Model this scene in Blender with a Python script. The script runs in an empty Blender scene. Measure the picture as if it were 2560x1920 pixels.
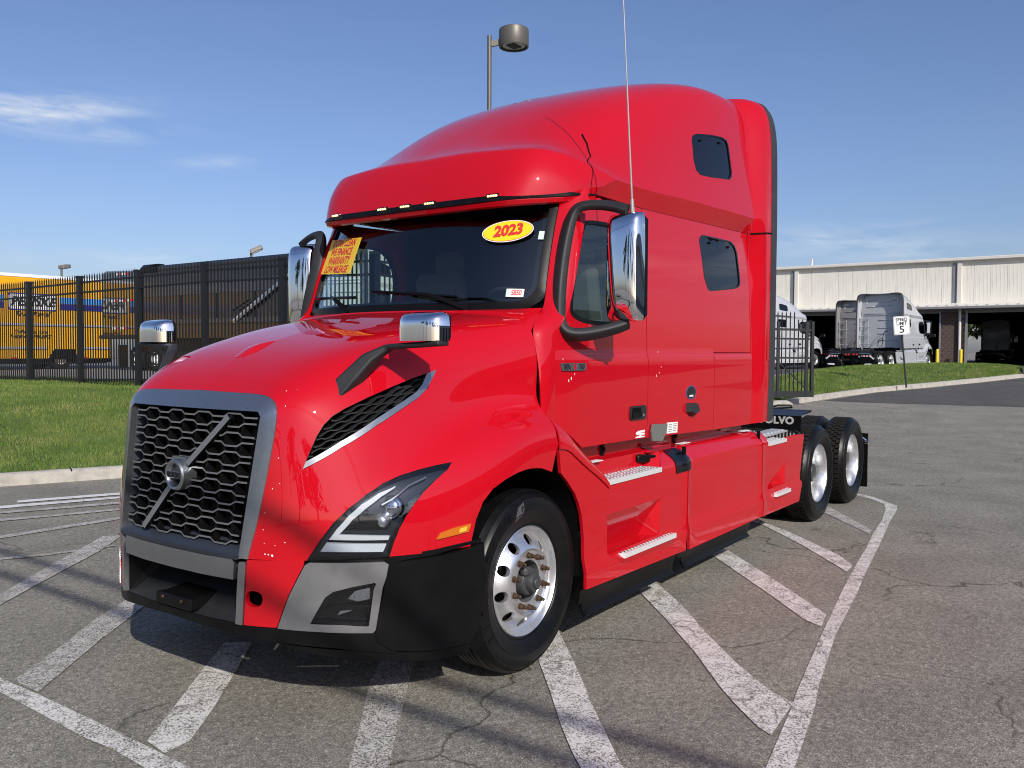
import bpy, math, random
import numpy as np
from mathutils import Vector, Matrix
from mathutils.geometry import delaunay_2d_cdt
random.seed(7); np.random.seed(7)
R = math.radians
SC = bpy.context.scene
COL = SC.collection

# ------------------------------------------------------------------ camera
cam_d = bpy.data.cameras.new("camera"); cam = bpy.data.objects.new("camera", cam_d); COL.objects.link(cam)
cam_d.sensor_width = 36.0; cam_d.lens = 36.0*2143.165/2560.0; cam_d.clip_start = 0.05; cam_d.clip_end = 3000
_y, _p, _r = R(35.528), R(-2.2208), R(.2378)
_f = Vector((math.cos(_y)*math.cos(_p), math.sin(_y)*math.cos(_p), math.sin(_p)))
_rt = Vector((math.sin(_y), -math.cos(_y), 0)); _up = _rt.cross(_f)
_r2 = _rt*math.cos(_r)+_up*math.sin(_r); _u2 = _up*math.cos(_r)-_rt*math.sin(_r)
_m = Matrix((_r2, _u2, -_f)).transposed().to_4x4(); _m.translation = Vector((-3.811, -3.7643, 1.7479))
cam.matrix_world = _m
SC.camera = cam

# ------------------------------------------------------------------ sky and sun
SUN_DIR = Vector((-0.90, -1.35, 1.0)).normalized()          # towards the sun
sun_el = math.asin(SUN_DIR.z); sun_az = math.atan2(SUN_DIR.x, SUN_DIR.y)   # clockwise from +Y
world = bpy.data.worlds.new("World"); SC.world = world; world.use_nodes = True
nt = world.node_tree; nt.nodes.clear()
def WN(t, **k):
    n = nt.nodes.new(t)
    for a, b in k.items(): setattr(n, a, b)
    return n
w_out = WN("ShaderNodeOutputWorld"); w_bg = WN("ShaderNodeBackground"); w_sky = WN("ShaderNodeTexSky", sky_type='NISHITA')
w_sky.sun_disc = False; w_sky.sun_elevation = sun_el; w_sky.sun_rotation = sun_az
w_sky.altitude = 0; w_sky.air_density = 1.0; w_sky.dust_density = 1.35; w_sky.ozone_density = 6
w_bg.inputs[1].default_value = 0.125
# thin high cloud: wisps at a few places of the sky plus a faint veil everywhere
tc = WN("ShaderNodeTexCoord"); mp = WN("ShaderNodeMapping"); mp.inputs['Scale'].default_value = (3.0, 3.0, 16.0); mp.inputs['Rotation'].default_value = (R(7), R(-6), R(20))
n1 = WN("ShaderNodeTexNoise"); n1.inputs['Scale'].default_value = 2.6; n1.inputs['Detail'].default_value = 9; n1.inputs['Roughness'].default_value = .60; n1.inputs['Distortion'].default_value = .6
L = nt.links.new
L(tc.outputs['Generated'], mp.inputs[0]); L(mp.outputs[0], n1.inputs['Vector'])
def wm(op, a, b=None, c=None):
    n = WN("ShaderNodeMath", operation=op)
    for k, v in enumerate((a, b, c)):
        if v is None: continue
        if isinstance(v, (int, float)): n.inputs[k].default_value = v
        else: L(v, n.inputs[k])
    return n.outputs[0]
def cloud(px, py, sa, sb, tilt, amp):
    """soft elongated cloud at a sky direction; sa, sb half sizes in radians"""
    d = (_f+_r2*((px-1280)/2143.165)-_u2*((py-960)/2143.165)).normalized(); e = Vector((0, 0, 1)).cross(d).normalized(); g = d.cross(e)
    a_, b_ = e*math.cos(tilt)+g*math.sin(tilt), g*math.cos(tilt)-e*math.sin(tilt)
    def dot(v): n = WN("ShaderNodeVectorMath", operation='DOT_PRODUCT'); n.inputs[1].default_value = v; L(tc.outputs['Generated'], n.inputs[0]); return n.outputs['Value']
    q = wm('ADD', wm('POWER', wm('MULTIPLY', wm('ABSOLUTE', dot(a_)), 1/sa), 2.0), wm('POWER', wm('MULTIPLY', wm('ABSOLUTE', dot(b_)), 1/sb), 2.0))
    front = wm('GREATER_THAN', dot(d), 0.0)
    return wm('MULTIPLY', wm('MULTIPLY', wm('EXPONENT', wm('MULTIPLY', q, -1.0)), amp), front)
msk = None
for args in ((120, 285, .075, .016, -.16, .85), (-40, 250, .08, .014, -.10, .7), (290, 335, .05, .008, -.12, .5), (535, 405, .035, .007, -.12, .45), (2200, 610, .12, .020, .08, .42), (2050, 600, .05, .012, .05, .3), (430, 640, .10, .008, -.02, .35), (250, 660, .10, .012, 0, .22), (-2600, 300, .3, .05, .2, .7), (5200, 200, .3, .05, -.2, .7)):
    c = cloud(*args); msk = c if msk is None else wm('ADD', msk, c)
veil = WN("ShaderNodeMapRange"); veil.inputs[1].default_value = .42; veil.inputs[2].default_value = .72; L(n1.outputs['Fac'], veil.inputs[0])
fac = wm('MINIMUM', wm('MULTIPLY', wm('ADD', msk, .012), veil.outputs[0]), .8)
tint = WN("ShaderNodeMixRGB", blend_type='MULTIPLY'); tint.inputs[0].default_value = 1; tint.inputs[2].default_value = (1.10, .96, .985, 1); L(w_sky.outputs[0], tint.inputs[1])
mixc = WN("ShaderNodeMixRGB"); mixc.inputs[2].default_value = (6.2, 6.6, 7.2, 1)
L(fac, mixc.inputs[0]); L(tint.outputs[0], mixc.inputs[1]); L(mixc.outputs[0], w_bg.inputs[0]); L(w_bg.outputs[0], w_out.inputs[0])
sun_d = bpy.data.lights.new("sun", 'SUN'); sun_d.energy = 4.2; sun_d.angle = R(.53); sun_d.color = (1, .95, .87)
sun = bpy.data.objects.new("sun", sun_d); COL.objects.link(sun); sun.rotation_euler = (-SUN_DIR).to_track_quat('-Z', 'Y').to_euler()
sun.location = SUN_DIR*60
vs = SC.view_settings; vs.view_transform = 'Standard'; vs.look = 'None'; vs.gamma = 1; vs.use_curve_mapping = False; vs.exposure = 0.0
SC.render.engine = 'CYCLES'
SC.cycles.max_bounces = 10; SC.cycles.transparent_max_bounces = 16; SC.cycles.caustics_reflective = False; SC.cycles.caustics_refractive = False
SC.cycles.use_denoising = True; SC.cycles.filter_width = 1.05

# ------------------------------------------------------------------ helpers
def link(o, parent=None):
    COL.objects.link(o)
    if parent is not None: o.parent = parent
    return o
def tag(o, label=None, cat=None, group=None, kind=None):
    if label: o['label'] = label
    if cat: o['category'] = cat
    if group: o['group'] = group
    if kind: o['kind'] = kind
    return o
def empty(name, loc=(0, 0, 0), rz=0):
    o = bpy.data.objects.new(name, None); o.empty_display_size = .3; COL.objects.link(o)
    o.location = loc; o.rotation_euler = (0, 0, rz); return o
def mesh(name, V, F, mat, parent=None, smooth=35, flip=False, mats=None):
    me = bpy.data.meshes.new(name)
    V = np.asarray(V, float)
    if flip: F = [tuple(reversed(f)) for f in F]
    me.from_pydata([tuple(v) for v in V], [], [tuple(int(i) for i in f) for f in F])
    if mat is not None: me.materials.append(mat)
    if mats:
        for m_ in mats: me.materials.append(m_)
    if smooth:
        me.polygons.foreach_set('use_smooth', [True]*len(me.polygons))
        if smooth < 179: me.set_sharp_from_angle(angle=R(smooth))
    me.update()
    o = bpy.data.objects.new(name, me)
    return link(o, parent)

class MB:
    """collects pieces of ONE mesh"""
    def __init__(s): s.V = []; s.F = []; s.n = 0
    def add(s, V, F):
        V = np.asarray(V, float).reshape(-1, 3); s.V.append(V); s.F += [tuple(i+s.n for i in f) for f in F]; s.n += len(V); return s
    def box(s, c, d, M=None, taper=1.0):
        x, y, z = [k/2 for k in d]; t = taper
        V = np.array([(-x, -y, -z), (x, -y, -z), (x, y, -z), (-x, y, -z), (-x*t, -y*t, z), (x*t, -y*t, z), (x*t, y*t, z), (-x*t, y*t, z)])
        if M is not None: V = V@np.array(M).T
        return s.add(V+np.array(c), [(3, 2, 1, 0), (4, 5, 6, 7), (0, 1, 5, 4), (1, 2, 6, 5), (2, 3, 7, 6), (3, 0, 4, 7)])
    def bbox(s, c, d, b=.01, M=None):
        """box with chamfered edges"""
        x, y, z = [k/2 for k in d]; b = min(b, x*.9, y*.9, z*.9)
        V = []
        for sz in (-1, 1):
            for (sx, sy) in ((-1, -1), (1, -1), (1, 1), (-1, 1)):
                V += [(sx*(x-b), sy*(y-b), sz*z), (sx*x, sy*(y-b), sz*(z-b)), (sx*(x-b), sy*y, sz*(z-b))]
        V = np.array(V)
        if M is not None: V = V@np.array(M).T
        i = lambda lv, k, j: lv*12+(k % 4)*3+j
        F = [(i(0, 3, 0), i(0, 2, 0), i(0, 1, 0), i(0, 0, 0)), (i(1, 0, 0), i(1, 1, 0), i(1, 2, 0), i(1, 3, 0))]
        F += [(i(0, 0, 2), i(0, 1, 2), i(1, 1, 2), i(1, 0, 2)), (i(0, 1, 1), i(0, 2, 1), i(1, 2, 1), i(1, 1, 1)), (i(0, 2, 2), i(0, 3, 2), i(1, 3, 2), i(1, 2, 2)), (i(0, 3, 1), i(0, 0, 1), i(1, 0, 1), i(1, 3, 1))]
        for k, (a, q) in enumerate(((1, 2), (2, 1), (1, 2), (2, 1))):
            F.append((i(0, k, a), i(0, k, q), i(1, k, q), i(1, k, a)))
        for lv in (0, 1):
            for k in range(4):
                F.append((i(lv, k, 0), i(lv, k, 1), i(lv, k, 2)))
                j = 2 if k in (0, 2) else 1
                F.append((i(lv, k, 0), i(lv, k, j), i(lv, k+1, j), i(lv, k+1, 0)))
        return s.add(V+np.array(c), F)
    def tube(s, pts, r, n=10, closed=False, cap=True):
        P = np.asarray(pts, float); m = len(P); rr = np.full(m, r) if np.isscalar(r) else np.asarray(r, float)
        T = np.zeros_like(P)
        for i in range(m):
            a = P[(i+1) % m] if (closed or i < m-1) else P[i]; b = P[i-1] if (closed or i > 0) else P[i]
            T[i] = a-b; T[i] /= max(np.linalg.norm(T[i]), 1e-9)
        ref = np.array((0, 0, 1.)) if abs(T[0][2]) < .9 else np.array((1., 0, 0))
        N = np.cross(ref, T[0]); N /= np.linalg.norm(N); V = []
        for i in range(m):
            N = N-T[i]*(N@T[i]); N /= max(np.linalg.norm(N), 1e-9); B = np.cross(T[i], N)
            for k in range(n):
                a = 2*math.pi*k/n; V.append(P[i]+rr[i]*(N*math.cos(a)+B*math.sin(a)))
        F = []
        for i in range(m if closed else m-1):
            for k in range(n):
                a, b = i*n+k, i*n+(k+1) % n; c, d = ((i+1) % m)*n+(k+1) % n, ((i+1) % m)*n+k
                F.append((a, b, c, d))
        if cap and not closed: F += [tuple(range(n-1, -1, -1)), tuple(range((m-1)*n, m*n))]
        return s.add(V, F)
    def sweep(s, pts, prof, upv=(0, 0, 1), closed=False, scale=None):
        """profile polygon (a,b) swept along pts: a along side vector, b along up"""
        P = np.asarray(pts, float); m = len(P); upv = np.asarray(upv, float); V = []; n = len(prof)
        for i in range(m):
            a = P[(i+1) % m] if (closed or i < m-1) else P[i]; b = P[i-1] if (closed or i > 0) else P[i]
            t = a-b; t /= max(np.linalg.norm(t), 1e-9); sd = np.cross(t, upv); sd /= max(np.linalg.norm(sd), 1e-9); u = np.cross(sd, t)
            k = 1 if scale is None else scale[i]
            for (pa, pb) in prof: V.append(P[i]+sd*pa*k+u*pb*k)
        F = []
        for i in range(m if closed else m-1):
            for k in range(n):
                F.append((i*n+k, i*n+(k+1) % n, ((i+1) % m)*n+(k+1) % n, ((i+1) % m)*n+k))
        if not closed: F += [tuple(range(n-1, -1, -1)), tuple(range((m-1)*n, m*n))]
        return s.add(V, F)
    def lathe(s, prof, n=48, c=(0, 0, 0), axis='y', sgn=1, closed=False):
        """prof: (radius, along axis); axis y (times sgn), z or x"""
        V = []; m = len(prof)
        for i in range(n):
            a = 2*math.pi*i/n; ca, sa = math.cos(a), math.sin(a)
            for (r, t) in prof:
                V.append((r*ca, sgn*t, r*sa) if axis == 'y' else ((r*ca, r*sa, t) if axis == 'z' else (sgn*t, r*ca, r*sa)))
        F = []
        for i in range(n):
            for k in range(m if closed else m-1):
                a, b = i*m+k, i*m+(k+1) % m; c2, d = ((i+1) % n)*m+(k+1) % m, ((i+1) % n)*m+k
                F.append((a, b, c2, d))
        return s.add(np.array(V)+np.array(c), F)
    def prism(s, poly, a0, a1, axis='y', inset=0):
        """poly in the two other axes, extruded a0..a1 along axis"""
        P = [tuple(p) for p in poly]; n = len(P)
        def mk(p, a): return (p[0], a, p[1]) if axis == 'y' else ((a, p[0], p[1]) if axis == 'x' else (p[0], p[1], a))
        V = [mk(p, a0) for p in P]+[mk(p, a1) for p in P]
        F = [tuple(range(n)), tuple(range(2*n-1, n-1, -1))]+[(i, n+i, n+(i+1) % n, (i+1) % n) for i in range(n)]
        return s.add(V, F)
    def build(s, name, mat, parent=None, smooth=35, fix=True):
        o = mesh(name, np.concatenate(s.V), s.F, mat, parent, smooth)
        if fix: fixn(o)
        if smooth and smooth < 179: o.data.set_sharp_from_angle(angle=R(smooth))
        return o
import bmesh
def fixn(o):
    b = bmesh.new(); b.from_mesh(o.data); bmesh.ops.recalc_face_normals(b, faces=b.faces); b.to_mesh(o.data); b.free()
def boolcut(o, cutters):
    for c in cutters:
        m_ = o.modifiers.new('b', 'BOOLEAN'); m_.operation = 'DIFFERENCE'; m_.solver = 'EXACT'; m_.object = c
    bpy.context.view_layer.update(); dg = bpy.context.evaluated_depsgraph_get()
    me = bpy.data.meshes.new_from_object(o.evaluated_get(dg)); o.modifiers.clear(); old = o.data; me.name = old.name; o.data = me
    for c in cutters: bpy.data.objects.remove(c)
    me.polygons.foreach_set('use_smooth', [True]*len(me.polygons)); me.set_sharp_from_angle(angle=R(32))
def copy_tree(o, parent=None, skip=(), remap=None, depth=0):
    c = o.copy(); COL.objects.link(c); c.parent = parent
    if depth:
        for k in ('label',):
            if k in c: del c[k]
    if remap and c.type == 'MESH':
        for i, sl in enumerate(c.material_slots):
            if sl.material and sl.material.name in remap:
                nm_ = sl.material.name; sl.link = 'OBJECT'; sl.material = remap[nm_]
    for ch in list(o.children):
        if ch.name.split('.')[0] not in skip: copy_tree(ch, c, skip, remap, depth+1)
    return c
_txt = {}
def text(name, body, size, mat, parent, org, right, up, extrude=.002, bold=0, shear=0, spacing=1, wide=1, align='CENTER'):
    cu = bpy.data.curves.new(name, 'FONT'); cu.body = body; cu.size = size; cu.extrude = extrude; cu.offset = bold; cu.shear = shear
    cu.space_character = spacing; cu.align_x = align; cu.align_y = 'CENTER'; cu.resolution_u = 3
    t = bpy.data.objects.new(name, cu); COL.objects.link(t); bpy.context.view_layer.update()
    me = bpy.data.meshes.new_from_object(t.evaluated_get(bpy.context.evaluated_depsgraph_get())); bpy.data.objects.remove(t); bpy.data.curves.remove(cu)
    me.name = name; me.materials.clear(); me.materials.append(mat)
    r_ = Vector(right).normalized(); u_ = Vector(up).normalized(); n_ = r_.cross(u_)
    M = Matrix((r_*wide, u_, n_)).transposed().to_4x4(); M.translation = Vector(org)
    me.transform(M)
    return link(bpy.data.objects.new(name, me), parent)
def inpoly(P, poly):
    x, y = P[:, 0], P[:, 1]; ins = np.zeros(len(P), bool); q = np.asarray(poly); n = len(q)
    for i in range(n):
        x1, y1 = q[i]; x2, y2 = q[(i+1) % n]
        c = ((y1 > y) != (y2 > y)) & (x < (x2-x1)*(y-y1)/((y2-y1) if abs(y2-y1) > 1e-12 else 1e-12)+x1)
        ins ^= c
    return ins
def dense(poly, step):
    out = []; n = len(poly)
    for i in range(n):
        a = np.array(poly[i], float); b = np.array(poly[(i+1) % n], float); k = max(1, int(math.ceil(np.linalg.norm((b-a)/np.array(step)))))
        for j in range(k): out.append(a+(b-a)*j/k)
    return np.array(out)
def rnd(poly, it=2, keep=()):
    """corner-cutting on a closed outline"""
    P = [np.array(p, float) for p in poly]
    for _ in range(it):
        Q = []
        for i in range(len(P)):
            a, b = P[i], P[(i+1) % len(P)]; Q += [a*.75+b*.25, a*.25+b*.75]
        P = Q
    return [tuple(p) for p in P]
def patch(ev, outer, holes=(), off=0.0, th=.01, step=(.05, .05), s=-1, nrm=None):
    """sheet of thickness th over a parametric surface, cut to an outline; returns V,F (closed)"""
    loops = [dense(outer, step)]+[dense(h, step) for h in holes]
    lo = loops[0].min(0); hi = loops[0].max(0)
    gx = np.arange(lo[0]+step[0]*.5, hi[0], step[0]); gy = np.arange(lo[1]+step[1]*.5, hi[1], step[1])
    g = np.stack(np.meshgrid(gx, gy), -1).reshape(-1, 2)
    if len(g):
        ok = inpoly(g, loops[0])
        for h in loops[1:]: ok &= ~inpoly(g, h)
        bd = np.concatenate(loops); sc = np.array(step)
        for k0 in range(0, len(g), 2000):
            d = (((g[k0:k0+2000, None, :]-bd[None])/sc)**2).sum(-1).min(1); ok[k0:k0+2000] &= d > .12
        g = g[ok]
    pts = np.concatenate(loops+[g]) if len(g) else np.concatenate(loops)
    E = []; k = 0
    for l in loops:
        n = len(l); E += [(k+i, k+(i+1) % n) for i in range(n)]; k += n
    sc = 1/np.array(step)
    r = delaunay_2d_cdt([Vector(p*sc) for p in pts], E, [], 0, 1e-5)
    P2 = np.array([tuple(v) for v in r[0]])/sc; T = [tuple(f) for f in r[2]]
    cen = np.array([P2[list(t)].mean(0) for t in T]); ok = inpoly(cen, loops[0])
    for h in loops[1:]: ok &= ~inpoly(cen, h)
    T = [t for t, o_ in zip(T, ok) if o_]
    A, N = ev(P2[:, 0], P2[:, 1])
    top = A+N*off; bot = A+N*(off-th); n = len(P2)
    V = np.concatenate([top, bot]); V[:, 1] *= -s if s > 0 else 1
    F = list(T)+[tuple(reversed([i+n for i in t])) for t in T]
    cnt = {}
    for t in T:
        for i in range(len(t)):
            a, b = t[i], t[(i+1) % len(t)]
            cnt[(a, b)] = 1
    for (a, b) in cnt:
        if (b, a) not in cnt: F.append((b, a, a+n, b+n))
    used = sorted({i for f in F for i in f}); mp_ = {o_: i for i, o_ in enumerate(used)}
    return V[used], [tuple(mp_[i] for i in f) for f in F]
def pmesh(name, mat, parent, ev, outer, holes=(), off=0., th=.01, step=(.05, .05), s=-1, smooth=28):
    V, F = patch(ev, outer, holes, off, th, step, s)
    o = mesh(name, V, F, mat, parent, smooth); fixn(o)
    if smooth < 179: o.data.set_sharp_from_angle(angle=R(smooth))
    return o
# ------------------------------------------------------------------ sheet geometry
def _bs(P, u, axis_len):
    P=np.asarray(P,float); n=axis_len
    Q=np.concatenate([[2*P[0]-P[1]],P,[2*P[-1]-P[-2]]])
    i=np.clip(np.floor(u).astype(int),0,n-2); t=(u-i)
    b=[(1-t)**3/6,(3*t**3-6*t**2+4)/6,(-3*t**3+3*t**2+3*t+1)/6,t**3/6]
    sh=(slice(None),)+(None,)*(P.ndim-1)
    return sum(b[k][sh]*Q[i+k] for k in range(4))
class Surf:
    """clamped cubic B-spline sheet through (close to) a grid of points"""
    def __init__(s,G,corr=.6):
        s.P=np.array(G,float); s.n,s.m=s.P.shape[:2]
        base=s.P.copy()
        for k in range(3):
            e=s.grid(np.arange(s.n,dtype=float),np.arange(s.m,dtype=float)); s.P=s.P+corr*(base-e)
    def grid(s,u,v):
        A=_bs(s.P,np.asarray(u,float),s.n)
        B=_bs(np.swapaxes(A,0,1),np.asarray(v,float),s.m)
        return np.swapaxes(B,0,1)
    def at(s,u,v):
        u=np.atleast_1d(np.asarray(u,float));v=np.atleast_1d(np.asarray(v,float))
        def ext(P): return np.concatenate([2*P[:1]-P[1:2],P,2*P[-1:]-P[-2:-1]])
        Q=ext(s.P);Q=np.swapaxes(ext(np.swapaxes(Q,0,1)),0,1)
        i=np.clip(np.floor(u).astype(int),0,s.n-2);j=np.clip(np.floor(v).astype(int),0,s.m-2)
        def bas(t): return [(1-t)**3/6,(3*t**3-6*t**2+4)/6,(-3*t**3+3*t**2+3*t+1)/6,t**3/6]
        bu=bas(u-i);bv=bas(v-j);out=0
        for a in range(4):
            for b in range(4): out=out+(bu[a]*bv[b])[:,None]*Q[i+a,j+b]
        return out
    def nrm(s,u,v,e=.02):
        u=np.atleast_1d(np.asarray(u,float));v=np.atleast_1d(np.asarray(v,float))
        du=s.at(np.clip(u+e,0,s.n-1),v)-s.at(np.clip(u-e,0,s.n-1),v)
        dv=s.at(u,np.clip(v+e,0,s.m-1))-s.at(u,np.clip(v-e,0,s.m-1))
        c=np.cross(du,dv); return c/np.maximum(np.linalg.norm(c,axis=1,keepdims=True),1e-9)
HOOD=[
[(-1.215,0,1.545),(-1.215,.30,1.54),(-1.222,.53,1.53),(-1.24,.605,1.45),(-1.27,.60,1.27),(-1.295,.58,1.10),(-1.32,.56,.95),(-1.335,.54,.86),(-1.345,.525,.79)],
[(-1.13,0,1.63),(-1.13,.32,1.625),(-1.13,.585,1.60),(-1.15,.70,1.48),(-1.19,.72,1.28),(-1.215,.73,1.10),(-1.235,.735,.95),(-1.235,.735,.86),(-1.225,.74,.79)],
[(-.92,0,1.745),(-.92,.34,1.735),(-.92,.655,1.705),(-.93,.80,1.56),(-.97,.87,1.34),(-.995,.915,1.13),(-1.0,.95,1.0),(-.985,.97,.88),(-.965,.985,.79)],
[(-.62,0,1.835),(-.62,.36,1.825),(-.62,.715,1.795),(-.63,.87,1.65),(-.66,.935,1.45),(-.68,.985,1.27),(-.69,1.085,1.15),(-.68,1.13,.96),(-.66,1.145,.79)],
[(-.33,0,1.90),(-.33,.38,1.893),(-.33,.775,1.865),(-.33,.93,1.73),(-.33,.968,1.55),(-.34,1.0,1.39),(-.35,1.135,1.305),(-.34,1.212,1.13),(-.32,1.215,.79)],
[(-.08,0,1.95),(-.075,.38,1.943),(-.06,.825,1.913),(-.05,.98,1.80),(-.05,1.022,1.62),(-.05,1.035,1.455),(-.06,1.155,1.365),(-.07,1.222,1.215),(-.07,1.225,.79)],
[(.10,0,1.985),(.11,.4,1.98),(.17,.87,1.945),(.185,1.04,1.865),(.185,1.085,1.65),(.185,1.08,1.475),(.19,1.165,1.365),(.2,1.22,1.225),(.21,1.225,.79)]]
ROOF=[
[(.27,0,2.625),(.275,.35,2.625),(.30,.67,2.63),(.37,.84,2.64),(.53,.98,2.66),(.66,1.06,2.68),(.82,1.085,2.70)],
[(.325,0,2.815),(.33,.35,2.815),(.36,.67,2.815),(.42,.85,2.82),(.56,.99,2.80),(.70,1.075,2.77),(.86,1.10,2.76)],
[(.40,0,2.95),(.405,.34,2.955),(.44,.64,2.95),(.505,.855,2.945),(.65,.98,2.91),(.82,1.075,2.86),(1.0,1.115,2.82)],
[(0.46,0.0,2.998),(0.466,0.338,3.002),(0.502,0.64,2.992),(0.568,0.856,2.98),(0.716,0.984,2.94),(0.884,1.076,2.88),(1.064,1.116,2.834)],
[(.70,0,3.13),(.71,.33,3.13),(.75,.64,3.10),(.82,.86,3.06),(.98,1.0,3.0),(1.14,1.08,2.90),(1.32,1.12,2.83)],
[(1.20,0,3.46),(1.21,.33,3.45),(1.24,.66,3.42),(1.32,.88,3.33),(1.45,1.02,3.17),(1.56,1.085,2.99),(1.70,1.125,2.84)],
[(1.75,0,3.70),(1.76,.33,3.695),(1.80,.67,3.665),(1.86,.90,3.56),(1.95,1.035,3.33),(2.03,1.09,3.06),(2.12,1.13,2.86)],
[(2.32,0,3.865),(2.33,.33,3.865),(2.35,.70,3.845),(2.38,.94,3.72),(2.43,1.05,3.41),(2.49,1.10,3.10),(2.55,1.135,2.87)],
[(2.88,0,3.945),(2.88,.33,3.95),(2.89,.74,3.945),(2.91,.975,3.83),(2.94,1.065,3.45),(2.96,1.11,3.12),(2.99,1.14,2.88)],
[(3.42,0,3.945),(3.42,.33,3.955),(3.42,.78,3.955),(3.42,1.0,3.84),(3.42,1.07,3.46),(3.42,1.115,3.13),(3.42,1.145,2.89)]]
# ------------------------------------------------------------------ materials (all procedural)
MT = {}
def pbr(name, col, rough=.5, metal=0., coat=0., coat_r=.03, spec=.5, emis=None, es=0, bump=None, var=None, ior=1.5, aniso=0):
    """var=(scale, amount[, second colour]) slight colour variation; bump=(scale, strength, distance)"""
    m = bpy.data.materials.new(name); m.use_nodes = True; t = m.node_tree; b = t.nodes['Principled BSDF']
    b.inputs['Base Color'].default_value = (*col, 1); b.inputs['Roughness'].default_value = rough; b.inputs['Metallic'].default_value = metal
    b.inputs['Coat Weight'].default_value = coat; b.inputs['Coat Roughness'].default_value = coat_r; b.inputs['Specular IOR Level'].default_value = spec
    b.inputs['IOR'].default_value = ior
    if emis: b.inputs['Emission Color'].default_value = (*emis, 1); b.inputs['Emission Strength'].default_value = es
    if var or bump: c = t.nodes.new('ShaderNodeTexCoord')
    if var:
        n = t.nodes.new('ShaderNodeTexNoise'); n.inputs['Scale'].default_value = var[0]; n.inputs['Detail'].default_value = 6; n.inputs['Roughness'].default_value = .6
        r = t.nodes.new('ShaderNodeValToRGB'); a = var[1]; c2 = var[2] if len(var) > 2 else tuple(k*(1-a) for k in col)
        r.color_ramp.elements[0].position = .35; r.color_ramp.elements[1].position = .7
        r.color_ramp.elements[0].color = (*c2, 1); r.color_ramp.elements[1].color = (*(min(1, k*(1+a*.5)) for k in col), 1)
        t.links.new(c.outputs['Object'], n.inputs['Vector']); t.links.new(n.outputs['Fac'], r.inputs[0]); t.links.new(r.outputs[0], b.inputs['Base Color'])
        rm = t.nodes.new('ShaderNodeMapRange'); rm.inputs[3].default_value = max(0, rough-.06); rm.inputs[4].default_value = min(1, rough+.1)
        t.links.new(n.outputs['Fac'], rm.inputs[0]); t.links.new(rm.outputs[0], b.inputs['Roughness'])
    if bump:
        n2 = t.nodes.new('ShaderNodeTexNoise'); n2.inputs['Scale'].default_value = bump[0]; n2.inputs['Detail'].default_value = 4
        bp = t.nodes.new('ShaderNodeBump'); bp.inputs['Strength'].default_value = bump[1]; bp.inputs['Distance'].default_value = bump[2]
        t.links.new(c.outputs['Object'], n2.inputs['Vector']); t.links.new(n2.outputs['Fac'], bp.inputs['Height']); t.links.new(bp.outputs[0], b.inputs['Normal'])
    MT[name] = m; return m
def glass(name, tint, refl=1.0, ior=1.5, rough=0.0):
    m = bpy.data.materials.new(name); m.use_nodes = True; t = m.node_tree; t.nodes.clear()
    o = t.nodes.new('ShaderNodeOutputMaterial'); mx = t.nodes.new('ShaderNodeMixShader'); tr = t.nodes.new('ShaderNodeBsdfTransparent'); gl = t.nodes.new('ShaderNodeBsdfGlossy')
    lw = t.nodes.new('ShaderNodeLayerWeight'); lw.inputs[0].default_value = .5; pw = t.nodes.new('ShaderNodeMath'); pw.operation = 'POWER'; pw.inputs[1].default_value = 5.0
    fr = t.nodes.new('ShaderNodeMath'); fr.operation = 'MULTIPLY_ADD'; fr.inputs[1].default_value = .955; fr.inputs[2].default_value = ((ior-1)/(ior+1))**2; t.links.new(lw.outputs['Facing'], pw.inputs[0]); t.links.new(pw.outputs[0], fr.inputs[0]); tr.inputs[0].default_value = (*tint, 1); gl.inputs[1].default_value = rough
    gl.inputs[0].default_value = (refl, refl, refl, 1)
    t.links.new(fr.outputs[0], mx.inputs[0]); t.links.new(tr.outputs[0], mx.inputs[1]); t.links.new(gl.outputs[0], mx.inputs[2]); t.links.new(mx.outputs[0], o.inputs[0])
    MT[name] = m; return m
RED = pbr('red_paint', (.50, .004, .012), .5, 0, 1.0, .015, 0.0)
RED2 = pbr('red_plastic_panel', (.50, .005, .013), .5, 0, 1.0, .04, 0.0)
SILV = pbr('silver_trim', (.36, .38, .40), .30, .9, .3, .1, var=(30, .06))
SILB = pbr('silver_bumper', (.42, .43, .44), .30, .9, .3, .12, var=(12, .06))
GUN = pbr('gunmetal_edge', (.27, .28, .29), .38, .6)
BEZ = pbr('dark_bezel', (.035, .042, .055), .35, .2)
BLK = pbr('black_plastic', (.0055, .0055, .006), .36, spec=.16, bump=(300, .12, .002), var=(9, .25))
BLKG = pbr('black_gloss', (.004, .004, .005), .16, spec=.4)
BLKM = pbr('black_matte', (.004, .004, .004), .9, spec=.1)
GRAY = pbr('grey_plastic', (.022, .023, .025), .5, spec=.35, bump=(400, .15, .002), var=(7, .2))
RUBR = pbr('rubber_strip', (.035, .038, .042), .7, var=(5, .25))
TYRE = pbr('tyre_rubber', (.0055, .0055, .006), .34, spec=.28, bump=(90, .08, .002), var=(14, .35))
TREAD = pbr('tyre_tread', (.010, .0095, .009), .75, spec=.2, var=(25, .5, (.02, .018, .016)))
CHR = pbr('chrome', (.90, .91, .93), .035, 1)
ALU = pbr('polished_aluminium', (.84, .85, .86), .30, .9, var=(16, .08))
ALUB = pbr('bright_aluminium', (.86, .86, .85), .36, .75, var=(9, .08))
NUT = pbr('rusty_nut', (.13, .085, .05), .6, .5, var=(60, .5, (.05, .03, .018)))
HUB = pbr('hub_grey', (.06, .06, .062), .5, .2)
GLASS = glass('windshield_glass', (.88, .93, .91), 1.0, 1.6)
GLASSD = glass('tinted_glass', (.12, .125, .13), 1.0, 1.7)
GLASSM = glass('side_window_glass', (.84, .90, .87), 1.0, 1.6)
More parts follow.
